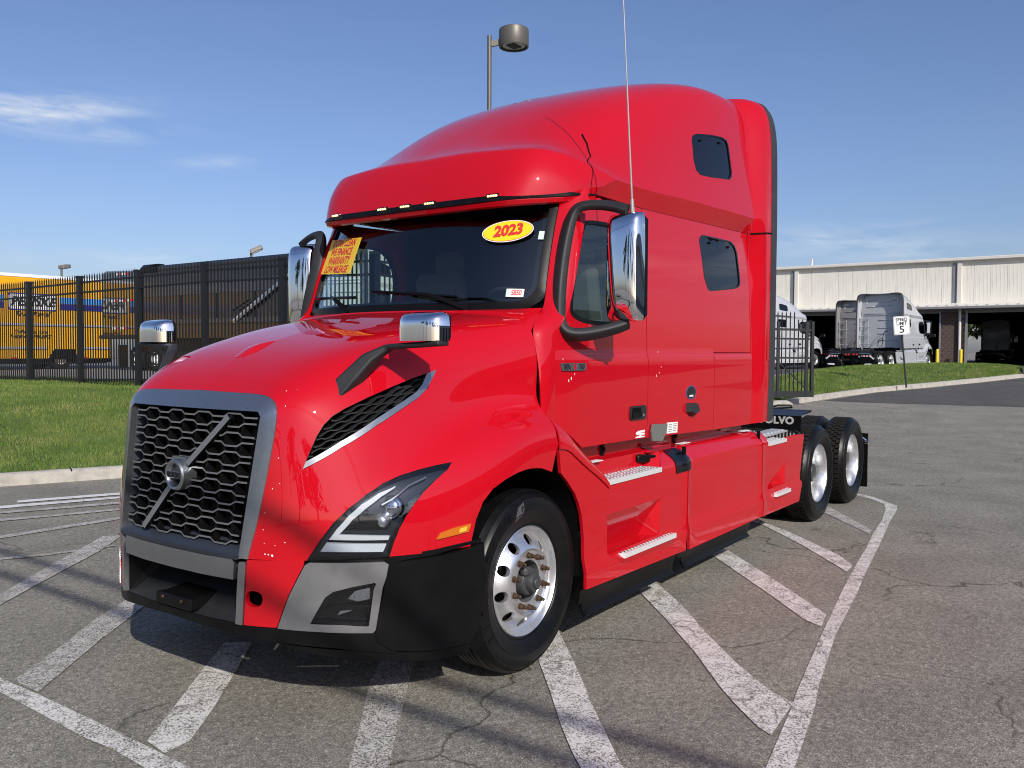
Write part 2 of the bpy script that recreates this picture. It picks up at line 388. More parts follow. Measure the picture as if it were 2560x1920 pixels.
LENS = glass('lamp_lens', (.86, .88, .9), .9, 1.45)
HLIN = pbr('headlamp_housing', (.022, .028, .038), .3, .2)
DRL = pbr('lamp_white_bar', (.88, .88, .85), .3, 0, .6)
DRLB = pbr('lamp_reflector_white', (.90, .91, .92), .3, 0, .6, bump=(160, .5, .004))
AMB = pbr('amber_lens', (.55, .14, .006), .15, 0, .8)
AMBL = pbr('amber_lens_lit_core', (.95, .48, .05), .2, 0, .8)
WLED = pbr('warm_led', (.95, .75, .35), .2, emis=(1, .72, .3), es=1.6)
INT = pbr('interior_dark', (.016, .017, .02), .75)
INTG = pbr('interior_grey', (.16, .165, .15), .8, var=(30, .1))
SEATM = pbr('seat_fabric', (.055, .06, .058), .9)
YEL = pbr('sticker_yellow', (.92, .62, .012), .45)
REDI = pbr('sticker_red', (.62, .03, .025), .45)
WHT = pbr('sticker_white', (.82, .83, .82), .5)
WHTG = pbr('sticker_pale_green', (.55, .66, .60), .5)
BLKI = pbr('print_black', (.01, .01, .012), .5)
BLUI = pbr('print_blue', (.06, .10, .24), .4)
GRYS = pbr('grey_plate', (.17, .17, .155), .5, .1)
RAD = pbr('radiator_core', (.055, .042, .028), .75, .3, bump=(160, .8, .01))
CHS = pbr('chassis_black', (.014, .0145, .016), .5, var=(6, .3))
VLET = pbr('silver_lettering', (.62, .63, .62), .4, .3)
# perforated tread plate: dark oval holes with raised rims
def perf():
    m = bpy.data.materials.new('perforated_step'); m.use_nodes = True; t = m.node_tree; b = t.nodes['Principled BSDF']
    b.inputs['Metallic'].default_value = .9; b.inputs['Roughness'].default_value = .33; b.inputs['Base Color'].default_value = (.82, .82, .81, 1)
    MT['perforated_step'] = m; return m
STEP = perf(); STEP.node_tree.nodes['Principled BSDF'].inputs['Metallic'].default_value = .35
# asphalt
def asphalt(name, c1, c2, c3, speck=260., crack=True):
    m = bpy.data.materials.new(name); m.use_nodes = True; t = m.node_tree; b = t.nodes['Principled BSDF']; N = t.nodes.new; K = t.links.new
    b.inputs['Roughness'].default_value = .9; b.inputs['Specular IOR Level'].default_value = .25
    c = N('ShaderNodeTexCoord')
    v = N('ShaderNodeTexVoronoi'); v.inputs['Scale'].default_value = speck*.75; v.inputs['Randomness'].default_value = 1; K(c.outputs['Object'], v.inputs['Vector'])
    sep = N('ShaderNodeSeparateColor'); K(v.outputs['Color'], sep.inputs[0])
    r = N('ShaderNodeValToRGB'); e = r.color_ramp.elements; e[0].position = 0; e[0].color = (*c1, 1); e[1].position = 1; e[1].color = (*c3, 1)
    x = e.new(.45); x.color = (*c2, 1); x = e.new(.86); x.color = (*(k*1.25 for k in c2), 1); K(sep.outputs[0], r.inputs[0])
    n = N('ShaderNodeTexNoise'); n.inputs['Scale'].default_value = 1.1; n.inputs['Detail'].default_value = 7; n.inputs['Roughness'].default_value = .62; K(c.outputs['Object'], n.inputs['Vector'])
    r2 = N('ShaderNodeValToRGB'); r2.color_ramp.elements[0].position = .3; r2.color_ramp.elements[0].color = (.78, .77, .75, 1); r2.color_ramp.elements[1].position = .72; r2.color_ramp.elements[1].color = (1.16, 1.14, 1.10, 1); K(n.outputs['Fac'], r2.inputs[0])
    mx = N('ShaderNodeMixRGB'); mx.blend_type = 'MULTIPLY'; mx.inputs[0].default_value = 1; K(r.outputs[0], mx.inputs[1]); K(r2.outputs[0], mx.inputs[2]); last = mx
    n3 = N('ShaderNodeTexNoise'); n3.inputs['Scale'].default_value = 26; n3.inputs['Detail'].default_value = 3; K(c.outputs['Object'], n3.inputs['Vector'])
    r3 = N('ShaderNodeValToRGB'); r3.color_ramp.elements[0].position = .32; r3.color_ramp.elements[0].color = (.72, .72, .72, 1); r3.color_ramp.elements[1].position = .6; r3.color_ramp.elements[1].color = (1.08, 1.08, 1.06, 1); K(n3.outputs['Fac'], r3.inputs[0])
    mx3 = N('ShaderNodeMixRGB'); mx3.blend_type = 'MULTIPLY'; mx3.inputs[0].default_value = 1; K(last.outputs[0], mx3.inputs[1]); K(r3.outputs[0], mx3.inputs[2]); last = mx3
    if crack:
        d = N('ShaderNodeTexNoise'); d.inputs['Scale'].default_value = 1.3; d.inputs['Detail'].default_value = 5; K(c.outputs['Object'], d.inputs['Vector'])
        ad = N('ShaderNodeVectorMath'); ad.operation = 'MULTIPLY_ADD'; ad.inputs[1].default_value = (.9, .9, .9); K(d.outputs['Color'], ad.inputs[0]); K(c.outputs['Object'], ad.inputs[2])
        w = N('ShaderNodeTexVoronoi'); w.feature = 'DISTANCE_TO_EDGE'; w.inputs['Scale'].default_value = .42; K(ad.outputs[0], w.inputs['Vector'])
        rc = N('ShaderNodeValToRGB'); rc.color_ramp.elements[0].position = .0; rc.color_ramp.elements[0].color = (.28, .27, .26, 1); rc.color_ramp.elements[1].position = .0055; rc.color_ramp.elements[1].color = (1, 1, 1, 1); K(w.outputs['Distance'], rc.inputs[0])
        msk = N('ShaderNodeTexNoise'); msk.inputs['Scale'].default_value = .35; K(c.outputs['Object'], msk.inputs['Vector'])
        mr = N('ShaderNodeMapRange'); mr.inputs[1].default_value = .46; mr.inputs[2].default_value = .54; K(msk.outputs['Fac'], mr.inputs[0])
        mc = N('ShaderNodeMixRGB'); mc.blend_type = 'MULTIPLY'; K(mr.outputs[0], mc.inputs[0]); K(last.outputs[0], mc.inputs[1]); K(rc.outputs[0], mc.inputs[2]); last = mc
    K(last.outputs[0], b.inputs['Base Color'])
    bp = N('ShaderNodeBump'); bp.inputs['Strength'].default_value = .55; bp.inputs['Distance'].default_value = .006; K(v.outputs['Distance'], bp.inputs['Height']); K(bp.outputs[0], b.inputs['Normal'])
    MT[name] = m; return m
ASPH = asphalt('asphalt', (.12, .114, .098), (.262, .250, .218), (.60, .575, .51))
ASPHD = asphalt('dark_asphalt', (.04, .039, .038), (.105, .101, .098), (.24, .23, .22), crack=False)
def roadpaint(name='worn_road_paint', wear=.5, white=(.62, .61, .575)):
    m = bpy.data.materials.new(name); m.use_nodes = True; t = m.node_tree; b = t.nodes['Principled BSDF']; N = t.nodes.new; K = t.links.new
    b.inputs['Roughness'].default_value = .85; b.inputs['Specular IOR Level'].default_value = .25
    c = N('ShaderNodeTexCoord')
    v = N('ShaderNodeTexVoronoi'); v.inputs['Scale'].default_value = 150; K(c.outputs['Object'], v.inputs['Vector']); sep = N('ShaderNodeSeparateColor'); K(v.outputs['Color'], sep.inputs[0])
    n = N('ShaderNodeTexNoise'); n.inputs['Scale'].default_value = 7; n.inputs['Detail'].default_value = 8; n.inputs['Roughness'].default_value = .68; K(c.outputs['Object'], n.inputs['Vector'])
    a = N('ShaderNodeMath'); a.operation = 'MULTIPLY_ADD'; a.inputs[1].default_value = .42; K(sep.outputs[1], a.inputs[0]); K(n.outputs['Fac'], a.inputs[2])
    r = N('ShaderNodeMapRange'); r.inputs[1].default_value = wear+.13; r.inputs[2].default_value = wear+.28; K(a.outputs[0], r.inputs[0])
    # alligator cracks
    d = N('ShaderNodeTexNoise'); d.inputs['Scale'].default_value = 3; d.inputs['Detail'].default_value = 4; K(c.outputs['Object'], d.inputs['Vector'])
    ad = N('ShaderNodeVectorMath'); ad.operation = 'MULTIPLY_ADD'; ad.inputs[1].default_value = (.35, .35, .35); K(d.outputs['Color'], ad.inputs[0]); K(c.outputs['Object'], ad.inputs[2])
    w = N('ShaderNodeTexVoronoi'); w.feature = 'DISTANCE_TO_EDGE'; w.inputs['Scale'].default_value = 3.2; K(ad.outputs[0], w.inputs['Vector'])
    rc = N('ShaderNodeMapRange'); rc.inputs[1].default_value = .012; rc.inputs[2].default_value = .03; K(w.outputs['Distance'], rc.inputs[0])
    mk = N('ShaderNodeTexNoise'); mk.inputs['Scale'].default_value = 1.7; K(c.outputs['Object'], mk.inputs['Vector']); mkr = N('ShaderNodeMapRange'); mkr.inputs[1].default_value = .45; mkr.inputs[2].default_value = .6; mkr.inputs[3].default_value = 1; mkr.inputs[4].default_value = 0; K(mk.outputs['Fac'], mkr.inputs[0])
    mxx = N('ShaderNodeMath'); mxx.operation = 'MAXIMUM'; K(rc.outputs[0], mxx.inputs[0]); K(mkr.outputs[0], mxx.inputs[1])
    fm = N('ShaderNodeMath'); fm.operation = 'MULTIPLY'; K(r.outputs[0], fm.inputs[0]); K(mxx.outputs[0], fm.inputs[1])
    rr = N('ShaderNodeValToRGB'); e = rr.color_ramp.elements; e[0].color = (.085, .078, .066, 1); e[1].color = (.60, .57, .51, 1); x = e.new(.5); x.color = (.25, .232, .203, 1); K(sep.outputs[0], rr.inputs[0])
    mx = N('ShaderNodeMixRGB'); mx.inputs[2].default_value = (*white, 1); K(fm.outputs[0], mx.inputs[0]); K(rr.outputs[0], mx.inputs[1])
    K(mx.outputs[0], b.inputs['Base Color'])
    bp = N('ShaderNodeBump'); bp.inputs['Strength'].default_value = .4; bp.inputs['Distance'].default_value = .005; K(v.outputs['Distance'], bp.inputs['Height']); K(bp.outputs[0], b.inputs['Normal'])
    MT[name] = m; return m
RPAINT = roadpaint('worn_road_paint', .47, (.72, .70, .66))
RPAINT2 = roadpaint('faded_road_paint', .57, (.58, .56, .53))
RPAINT3 = roadpaint('fresh_road_paint', .30, (.72, .72, .70))
def noisy(name, cols, scale, rough=.9, bump=0, detail=8, stretch=(1, 1, 1)):
    m = bpy.data.materials.new(name); m.use_nodes = True; t = m.node_tree; b = t.nodes['Principled BSDF']; N = t.nodes.new; K = t.links.new
    b.inputs['Roughness'].default_value = rough; b.inputs['Specular IOR Level'].default_value = .3
    c = N('ShaderNodeTexCoord'); mp_ = N('ShaderNodeMapping'); mp_.inputs['Scale'].default_value = stretch; n = N('ShaderNodeTexNoise'); n.inputs['Scale'].default_value = scale; n.inputs['Detail'].default_value = detail; n.inputs['Roughness'].default_value = .65
    r = N('ShaderNodeValToRGB'); e = r.color_ramp.elements; e[0].position = .28; e[0].color = (*cols[0], 1); e[1].position = .74; e[1].color = (*cols[-1], 1)
    for i, q in enumerate(cols[1:-1]): x = e.new(.28+.46*(i+1)/(len(cols)-1)); x.color = (*q, 1)
    K(c.outputs['Object'], mp_.inputs[0]); K(mp_.outputs[0], n.inputs['Vector']); K(n.outputs['Fac'], r.inputs[0]); K(r.outputs[0], b.inputs['Base Color'])
    if bump:
        bp = N('ShaderNodeBump'); bp.inputs['Strength'].default_value = bump; bp.inputs['Distance'].default_value = .02; K(n.outputs['Fac'], bp.inputs['Height']); K(bp.outputs[0], b.inputs['Normal'])
    MT[name] = m; return m
TURF = noisy('turf_soil', [(.06, .09, .018), (.10, .14, .03), (.16, .18, .05)], 1.6, bump=.5)
BLADE = noisy('grass_blade', [(.05, .10, .015), (.10, .17, .028), (.17, .22, .05), (.30, .27, .11)], 1.3, .75)
CONC = noisy('kerb_concrete', [(.30, .28, .24), (.44, .41, .36), (.52, .49, .43)], 6, bump=.3)
YARD = noisy('yard_concrete', [(.20, .195, .185), (.28, .27, .255)], .8)
FENB = pbr('black_iron', (.011, .012, .014), .5, .0, spec=.4)
# ------------------------------------------------------------------ the red truck: surfaces
def evs(S):
    def f(u, v): return S.at(u, v)*np.array([1, -1, 1]), S.nrm(u, v)*np.array([1, -1, 1])
    return f
HS = Surf(HOOD); RS = Surf(ROOF); ev_h = evs(HS); ev_r = evs(RS)
def table(pts, n=500, k=31):
    p = np.array(pts); a = np.linspace(p[0, 0], p[-1, 0], n); b = np.interp(a, p[:, 0], p[:, 1]); h = np.hanning(k); h /= h.sum()
    b = np.convolve(np.pad(b, k//2, mode='reflect', reflect_type='odd'), h, 'valid'); return lambda x: np.interp(x, a, b)
_base = table([(1.0, 1.126), (1.25, 1.135), (1.5, 1.138), (1.705, 1.138), (1.735, 1.127), (1.95, 1.122), (2.2, 1.11), (2.45, 1.095), (2.7, 1.075), (2.85, 1.062)], 700, 9)
def side_w(x, z):
    x = np.asarray(x, float); z = np.asarray(z, float)
    return _base(z)-.05*np.clip((.55-x)/.36, 0, 1.2)**2+.012*np.clip((x-1.5)/1.9, 0, 1)
def ev_side(x, z):
    x = np.asarray(x, float); z = np.asarray(z, float); e = .006
    w = side_w(x, z); wx = (side_w(x+e, z)-side_w(x-e, z))/(2*e); wz = (side_w(x, z+e)-side_w(x, z-e))/(2*e)
    N = np.stack([-wx, -np.ones_like(w), -wz], -1); N /= np.linalg.norm(N, axis=1, keepdims=True)
    return np.stack([x, -w, z], -1), N
_nose = table([(0, -1.388), (.25, -1.382), (.477, -1.355), (.6, -1.31), (.7, -1.255), (.8, -1.178), (.9, -1.080), (1.0, -.955), (1.1, -.80), (1.17, -.66), (1.205, -.5), (1.215, -.40)], 400, 41)
def ev_nose(w, z):
    w = np.asarray(w, float); z = np.asarray(z, float); a = np.abs(w); e = .004
    d = (_nose(a+e)-_nose(np.abs(a-e)))/(2*e)*np.sign(w+1e-9)
    N = np.stack([-np.ones_like(w), -d, np.zeros_like(w)], -1); N /= np.linalg.norm(N, axis=1, keepdims=True)
    return np.stack([_nose(a), -w, z], -1), N
def loft(rows, n=8, m=24, corr=.6):
    S = Surf(rows, corr); u = np.linspace(0, S.n-1, m); v = np.linspace(0, S.m-1, n); return S.grid(u, v)
def gridF(a, b, wrap=False):
    F = []
    for i in range(a-1):
        for j in range(b-1 if not wrap else b): F.append((i*b+j, (i+1)*b+j, (i+1)*b+(j+1) % b, i*b+(j+1) % b))
    return F
def sheet(name, G, mat, parent, th=.012, s=-1, smooth=30):
    """closed thin sheet from a point grid given with y>0; s=-1 puts it on the driver's side"""
    G = np.array(G, float); a, b = G.shape[:2]; du = np.gradient(G, axis=0); dv = np.gradient(G, axis=1); N = np.cross(du, dv); N /= np.maximum(np.linalg.norm(N, axis=2, keepdims=True), 1e-9)
    top = G.reshape(-1, 3); bot = (G-N*th).reshape(-1, 3); n = a*b; F = gridF(a, b); F2 = [tuple(reversed([i+n for i in f])) for f in F]
    ring = [i*b for i in range(a)]+[(a-1)*b+j for j in range(1, b)]+[i*b+b-1 for i in range(a-2, -1, -1)]+[j for j in range(b-2, 0, -1)]
    W = [(ring[i], ring[(i+1) % len(ring)], ring[(i+1) % len(ring)]+n, ring[i]+n) for i in range(len(ring))]
    V = np.concatenate([top, bot]); V[:, 1] *= s
    o = mesh(name, V, F+F2+W, mat, parent, smooth); fixn(o); o.data.set_sharp_from_angle(angle=R(smooth)); return o
def mir(V, s):
    V = np.array(V, float); V[:, 1] *= s; return V

T = empty('semi_truck', (0, 0, 0))
tag(T, 'shiny red sleeper semi truck with chrome mirrors parked in the foreground', 'truck')

# outlines in surface coordinates
HL = [(1.1, 7.835), (1.317, 6.743), (1.518, 6.057), (1.749, 5.645), (2.012, 5.385), (2.283, 5.279), (2.552, 5.346), (2.815, 5.522), (3.076, 5.745), (3.311, 5.973), (3.21, 6.063), (3.003, 6.11), (2.771, 6.218), (2.616, 6.374), (2.475, 6.594), (2.348, 6.897), (2.241, 7.335), (2.13, 8.0), (1.08, 8.0)]
VENT = [(1.012, 4.381), (1.055, 4.205), (1.143, 3.95), (1.23, 3.71), (1.357, 3.506), (1.52, 3.377), (1.76, 3.304), (2.153, 3.252), (2.63, 3.222), (3.043, 3.213), (3.457, 3.23), (3.338, 3.415), (3.23, 3.572), (3.064, 3.69), (2.811, 3.754), (2.256, 3.879), (1.671, 4.06)]
VENTIN = [(1.057, 4.225), (1.16, 3.934), (1.248, 3.714), (1.374, 3.521), (1.536, 3.402), (1.774, 3.329), (2.149, 3.279), (2.626, 3.25), (3.038, 3.242), (3.281, 3.227), (3.162, 3.436), (3.029, 3.554), (2.825, 3.609), (2.264, 3.741), (1.671, 3.935)]
UWIN = [(6.74, 4.139), (6.81, 4.041), (6.954, 3.986), (7.466, 3.94), (7.933, 3.918), (8.1, 3.949), (8.144, 4.05), (8.138, 4.684), (8.09, 4.81), (7.972, 4.907), (7.151, 5.001), (6.771, 5.008), (6.638, 4.898), (6.633, 4.608)]
LWIN = [(2.396, 2.6), (2.43, 2.635), (2.462, 2.644), (2.546, 2.65), (3.036, 2.658), (3.115, 2.634), (3.15, 2.60), (3.166, 2.574), (3.205, 2.337), (3.19, 2.305), (3.148, 2.285), (3.051, 2.269), (2.578, 2.223), (2.53, 2.228), (2.508, 2.243), (2.455, 2.32)]
def scl(poly, k, c=None):
    P = np.array(poly); c = P.mean(0) if c is None else np.array(c); return [tuple(c+(p-c)*k) for p in P]
# wheel arch as seen on the hood sheet: invert (x,z) -> (u,v) for the outer fender
def hood_uv(x, z, u, v):
    for _ in range(25):
        p = HS.at(u, v)[0]; a = HS.at(u+.01, v)[0]; b = HS.at(u, v+.01)[0]
        J = np.array([[a[0]-p[0], b[0]-p[0]], [a[2]-p[2], b[2]-p[2]]])/.01
        d = np.linalg.lstsq(J, np.array([x-p[0], z-p[2]]), rcond=None)[0]; u = float(np.clip(u+d[0]*.7, 0, HS.n-1)); v = float(np.clip(v+d[1]*.7, 4, HS.m-1))
    return (u, v)
_arch = [(-.535, .79), (-.525, .83), (-.50, .92), (-.455, 1.00), (-.39, 1.055), (-.30, 1.092), (-.20, 1.117), (-.09, 1.127), (.02, 1.117), (.125, 1.085)]
ARCH = [hood_uv(x, z, 3.5+(x+.5)*3.2, 7.5) for x, z in _arch]
MARK = [(2.825, 7.609), (2.897, 7.455), (3.103, 7.46), (3.383, 7.535), (3.326, 7.677), (3.089, 7.643)]
HOODOUT = [(0, 0), (6, 0), (6, 7.0), hood_uv(.21, 1.235, 6, 7.1)]+ARCH[::-1]+[(0, 8)]

# ---- hood, one sheet each side of a centre line that is welded shut
Vs = []; Fs = []; k = 0
for s in (-1, 1):
    V, F = patch(ev_h, HOODOUT, [VENT, HL], 0, .012, (.09, .09), s)
    if s > 0: F = [tuple(reversed(f)) for f in F]
    Vs.append(V); Fs += [tuple(i+k for i in f) for f in F]; k += len(V)
hood = mesh('hood', np.concatenate(Vs), Fs, RED, T, 28)
b = bmesh.new(); b.from_mesh(hood.data)
mid = [v for v in b.verts if abs(v.co.y) < 1e-4]; fdel = [f for f in b.faces if all(abs(v.co.y) < 1e-4 for v in f.verts)]
bmesh.ops.delete(b, geom=fdel, context='FACES'); bmesh.ops.remove_doubles(b, verts=[v for v in b.verts if abs(v.co.y) < 1e-4], dist=1e-4)
bmesh.ops.recalc_face_normals(b, faces=b.faces); b.to_mesh(hood.data); b.free(); hood.data.set_sharp_from_angle(angle=R(28))
# small air scoop on the hood top
g = MB()
for y0 in (0,):
    P = []
    for t in np.linspace(0, 1, 9):
        w = .07*(1-.75*t); h = .016*math.sin(math.pi*(.12+.85*t))
        x = -1.0+.26*t; z = float(np.interp(x, [-1.13, -.92, -.62], [1.633, 1.745, 1.835]))
        P.append([(x, -w, z-.006), (x, -w*.55, z+h), (x, 0, z+h*1.15), (x, w*.55, z+h), (x, w, z-.006)])
    g.add(np.array(P).reshape(-1, 3), gridF(9, 5)+[(0, 1, 2, 3, 4)])
g.build('hood_scoop', RED, hood, 50)

for s in (-1, 1):
    # side vent: dark cavity, wave mesh, silver trim
    vent = pmesh('side_vent', BLKM, T, ev_h, VENT, [], -.055, .006, (.09, .09), s)
    g = MB(); rows = np.linspace(3.26, 4.2, 9)
    for a in np.arange(-.2, 1.6, .105):
        run = []; uu = np.arange(1.05, 3.5, .045)
        for i, u in enumerate(uu):
            ph = ((i+ (4 if int(round(a/.105)) % 2 else 0)) % 8); wv = (0, 0, 0, .5, 1, 1, 1, .5)[ph]*.045
            v = 3.22+a*(1.05-.18*(u-1.05))+wv-.02*(u-2); run.append((u, v))
        run = np.array(run); ok = inpoly(run, VENTIN); seg = []
        for p, o_ in zip(run, ok):
            if o_: seg.append(p)
            if (not o_ or p is run[-1]) and len(seg) > 2:
                q = np.array(seg); A, N = ev_h(q[:, 0], q[:, 1]); A = A-N*.018; A[:, 1] *= -s
                g.sweep(A, [(-.016, -.0025), (.016, -.0025), (.016, .0025), (-.016, .0025)], upv=(0, 0, 1))
            if not o_: seg = []
    if g.n: tag(g.build('vent_mesh', GRAY, vent, 30), kind='stuff')
    # wall of the vent opening
    V, F = patch(ev_h, VENT, [scl(VENT, .985)], .0, .06, (.09, .09), s); o = mesh('vent_edge', V, F, BLK, vent, 30); fixn(o)
    A = [(1.012, 4.381), (1.0, 4.30)]
    TRIM = [(1.005, 4.40), (1.055, 4.235), (1.671, 3.955), (2.264, 3.762), (2.825, 3.628), (3.022, 3.57), (3.15, 3.45), (3.275, 3.235), (3.47, 3.228), (3.345, 3.425), (3.235, 3.585), (3.066, 3.705), (2.812, 3.772), (2.256, 3.897), (1.671, 4.08)]
    pmesh('vent_trim', SILV, vent, ev_h, TRIM, [], .008, .03, (.09, .09), s)
    # headlight
    hl = pmesh('headlight', HLIN, T, ev_h, HL, [], -.045, .006, (.09, .09), s)
    V, F = patch(ev_h, HL, [scl(HL, .955, (2.0, 6.7))], .003, .055, (.09, .09), s); o = mesh('lamp_rim', V, F, BLKG, hl, 30); fixn(o)
    DR = [(1.433, 6.786), (1.555, 6.358), (1.737, 5.919), (1.932, 5.649), (2.194, 5.514), (2.454, 5.567), (2.433, 5.61), (2.216, 5.66), (2.002, 5.82), (1.784, 6.10), (1.641, 6.44), (1.577, 6.60), (2.21, 7.055), (2.18, 7.217)]
    pmesh('daytime_running_light', DRL, hl, ev_h, DR, [], -.006, .02, (.06, .06), s)
    pmesh('turn_signal', DRLB, hl, ev_h, [(1.286, 7.45), (1.391, 6.955), (2.145, 7.371), (2.073, 7.742)], [], -.008, .02, (.05, .05), s)
    pmesh('lamp_shelf', BLKG, hl, ev_h, [(1.66, 6.46), (2.23, 6.84), (2.30, 6.62), (2.0, 6.30), (1.80, 6.25)], [], -.03, .01, (.06, .06), s)
    for (u, v, r) in ((2.33, 6.17, .047), (2.15, 6.50, .03)):
        A, N = ev_h(np.array([u]), np.array([v])); c = A[0]-N[0]*.04; c[1] *= -s; n = N[0].copy(); n[1] *= -s
        n = n*.5+np.array((-.8, 0, 0)); n /= np.linalg.norm(n); M = np.array(Vector((0, 0, 1)).rotation_difference(Vector(n)).to_matrix())
        g = MB(); g.lathe([(r*1.18, -.03), (r*1.2, .0), (r*1.08, .006), (r, .0)]+[(r*math.cos(t), .55*r*math.sin(t)) for t in np.linspace(.1, math.pi/2, 7)], 24, axis='z')
        V = np.concatenate(g.V)@M.T+c; o = mesh('projector_lens', V, g.F, CHR if r > .04 else ALU, hl, 60); fixn(o)
    g = MB(); A, N = ev_h(np.array([2.20, 2.36, 2.47, 2.62, 2.9]), np.array([5.95, 5.92, 5.86, 5.78, 5.86])); A = A-N*.02; A[:, 1] *= -s; g.tube(A, .007, 6); g.build('lamp_bracket', GUN, hl, 60)
    pmesh('lens', LENS, hl, ev_h, scl(HL, .985, (2.0, 6.7)), [], .004, .003, (.09, .09), s, 60)
    # amber side marker
    mk = pmesh('side_marker', AMB, T, ev_h, MARK, [], .010, .014, (.06, .06), s)
    pmesh('marker_bulb', AMBL, mk, ev_h, [(3.19, 7.535), (3.31, 7.55), (3.285, 7.63), (3.17, 7.615)], [], .0125, .004, (.05, .05), s)
    # dark inner wheel well
    g = MB(); P = []
    for (x, z) in [(-.60, .42), (-.585, .7), (-.55, .9), (-.47, 1.03), (-.33, 1.12), (-.1, 1.16), (.12, 1.12), (.32, 1.0), (.46, .8), (.50, .42)]:
        P.append([(x, s*.60, z), (x, s*(1.10 if x < -.4 else 1.185), z)])
    g.add(np.array(P).reshape(-1, 3), gridF(10, 2)); g.add([(-.6, s*.6, .3), (.5, s*.6, .3), (.5, s*.6, 1.15), (-.6, s*.6, 1.15)], [(0, 1, 2, 3)])
    g.build('wheel_well', BLKM, T, 60, fix=False)

# ---- grille
def gx(y, z, off=0.): return -1.264-(1.457-z)*.144-.03*(1-(y/.53)**2)-off
fr = []
def gy(z, w0, w1): return w0+(w1-w0)*(1.457-z)/.659
# frame: outer edge follows the hood edge, inner edge the opening
front = HS.grid(np.array([0.]), np.linspace(0, 8, 49))[0]
inner = []
for p in front:
    t = p
    if p[2] > 1.50: y = min(p[1]*.93, .512); inner.append((gx(y, 1.462)-.004, y, 1.462))
    else:
        z = min(p[2], 1.44) if p[2] > .8 else p[2]; inner.append((gx(.5, z)-.004, gy(z, .534, .487), z))
inner = np.array(inner)
G = []
for a, b_ in zip(front, inner):
    m_ = (a+b_)/2+np.array((-.012, 0, .004)); G.append([a+np.array((.01, 0, -.002)), a+np.array((-.006, 0, 0)), m_, b_+np.array((-.006, 0, 0)), b_+np.array((.004, 0, 0)), b_+np.array((.028, 0, 0))])
G = np.array(G); Gm = G[::-1].copy(); Gm[:, :, 1] *= -1; FG = np.concatenate([Gm[:-1], G])
grille = mesh('grille', FG.reshape(-1, 3), gridF(FG.shape[0], 6), SILV, T, 40, flip=True)
# bezel walls (dark) inside the frame
W = []
for b_ in FG[:, 5]: W.append([b_, b_*np.array((1, .965, 1))+np.array((.055, 0, -.02 if b_[2] > 1.45 else 0))])
W = np.array(W); mesh('grille_bezel', W.reshape(-1, 3), gridF(len(W), 2), BEZ, grille, 40)
g = MB(); g.add([(gx(.45, .80)+.09, -.49, .78), (gx(.45, .80)+.09, .49, .78), (gx(.45, 1.46)+.09, .53, 1.47), (gx(.45, 1.46)+.09, -.53, 1.47)], [(0, 1, 2, 3)]); g.build('radiator_screen', RAD, grille, 0, fix=False)
# sill under the slats
P = []
for y in np.linspace(-.487, .487, 21): P.append([(gx(y, .80)+.075, y, .865), (gx(y, .80)+.02, y, .835), (gx(y, .80)-.012, y, .805), (gx(y, .78)-.008, y, .785), (gx(y, .78)+.03, y, .78)])
mesh('grille_sill', np.array(P).reshape(-1, 3), gridF(21, 5), BEZ, grille, 30, flip=True)
NS = 14; zt, zb = 1.437, .852
def wave(y, k):
    t = ((y/.224)+(.5 if k % 2 else 0)+.02) % 1.0
    h = 1-abs(2*t-1); return np.clip((h-.36)/.28, 0, 1)*.017-.0085
for k in range(NS):
    z0 = zt-(zt-zb)*k/(NS-1); lim = gy(z0, .534, .487)-.035
    ys = [-lim]; per = .224; ph = (.5 if k % 2 else 0)+.02
    for n_ in range(-6, 7):
        for fr_ in (.18, .32, .68, .82):
            y = (n_+fr_-ph)*per
            if -lim < y < lim: ys.append(y)
    ys = sorted(ys+[lim]); V = []
    for y in ys:
        z = z0+wave(y, k)+.012*0; x = gx(y, z)+.006
        V += [(x, y, z+.0042), (x+.004, y, z+.0052), (x+.06, y, z+.0045), (x+.06, y, z-.0045), (x+.004, y, z-.0052), (x, y, z-.0042)]
    n = len(ys); F = gridF(n, 6, True)+[tuple(range(6)), tuple(range((n-1)*6+5, (n-1)*6-1, -1))]
    o = mesh('grille_slat', V, F, BLK, grille, 25, mats=[GUN]); fixn(o)
    for f in o.data.polygons:
        if abs(f.normal.x) > .45 and f.center.x < -1.2 and f.normal.x < 0 and f.area > 0: f.material_index = 1
# short upright ribs between slats
g = MB()
for k in range(NS-1):
    z0 = zt-(zt-zb)*(k+.5)/(NS-1); ph = (.5 if k % 2 else 0)+.02
    for n_ in range(-5, 6):
        for fr_ in (.0, .5):
            y = (n_+fr_-ph+.25)*.224
            if abs(y) < .47: g.box((gx(y, z0)+.04, y, z0), (.05, .010, .04))
tag(g.build('grille_ribs', BLK, grille, 30), kind='stuff')
# diagonal bar in two halves and round emblem
e0 = np.array((gx(.0, 1.135)-.012, 0.0, 1.135)); d0 = np.array((gx(.34, 1.442)-.014, -.342, 1.442)); d1 = np.array((gx(.254, .846)-.014, .254, .846))
for d in (d0, d1):
    g = MB(); pts = [e0+(d-e0)*t for t in (.18, .5, .97)]; g.sweep(pts, [(-.004, -.016), (.016, -.014), (.016, .014), (-.004, .016)] if False else [(-.017, -.03), (.017, -.03), (.017, .0), (.0145, .006), (-.0145, .006), (-.017, .0)], upv=(-1, 0, 0)); o = g.build('diagonal_bar', BLKG, grille, 25)
    o.data.materials.append(GUN)
    for f in o.data.polygons:
        if f.normal.x < -.8: f.material_index = 1
g = MB(); ex = e0[0]
g.lathe([(.076, .05), (.079, 0), (.077, -.022), (.070, -.030), (.060, -.028), (.052, -.016), (.050, .0), (.050, .03)], 48, (ex, 0, 1.135), 'x'); g.box((ex+.03, 0, 1.185), (.05, .12, .075)); emb = g.build('emblem', SILV, grille, 35)
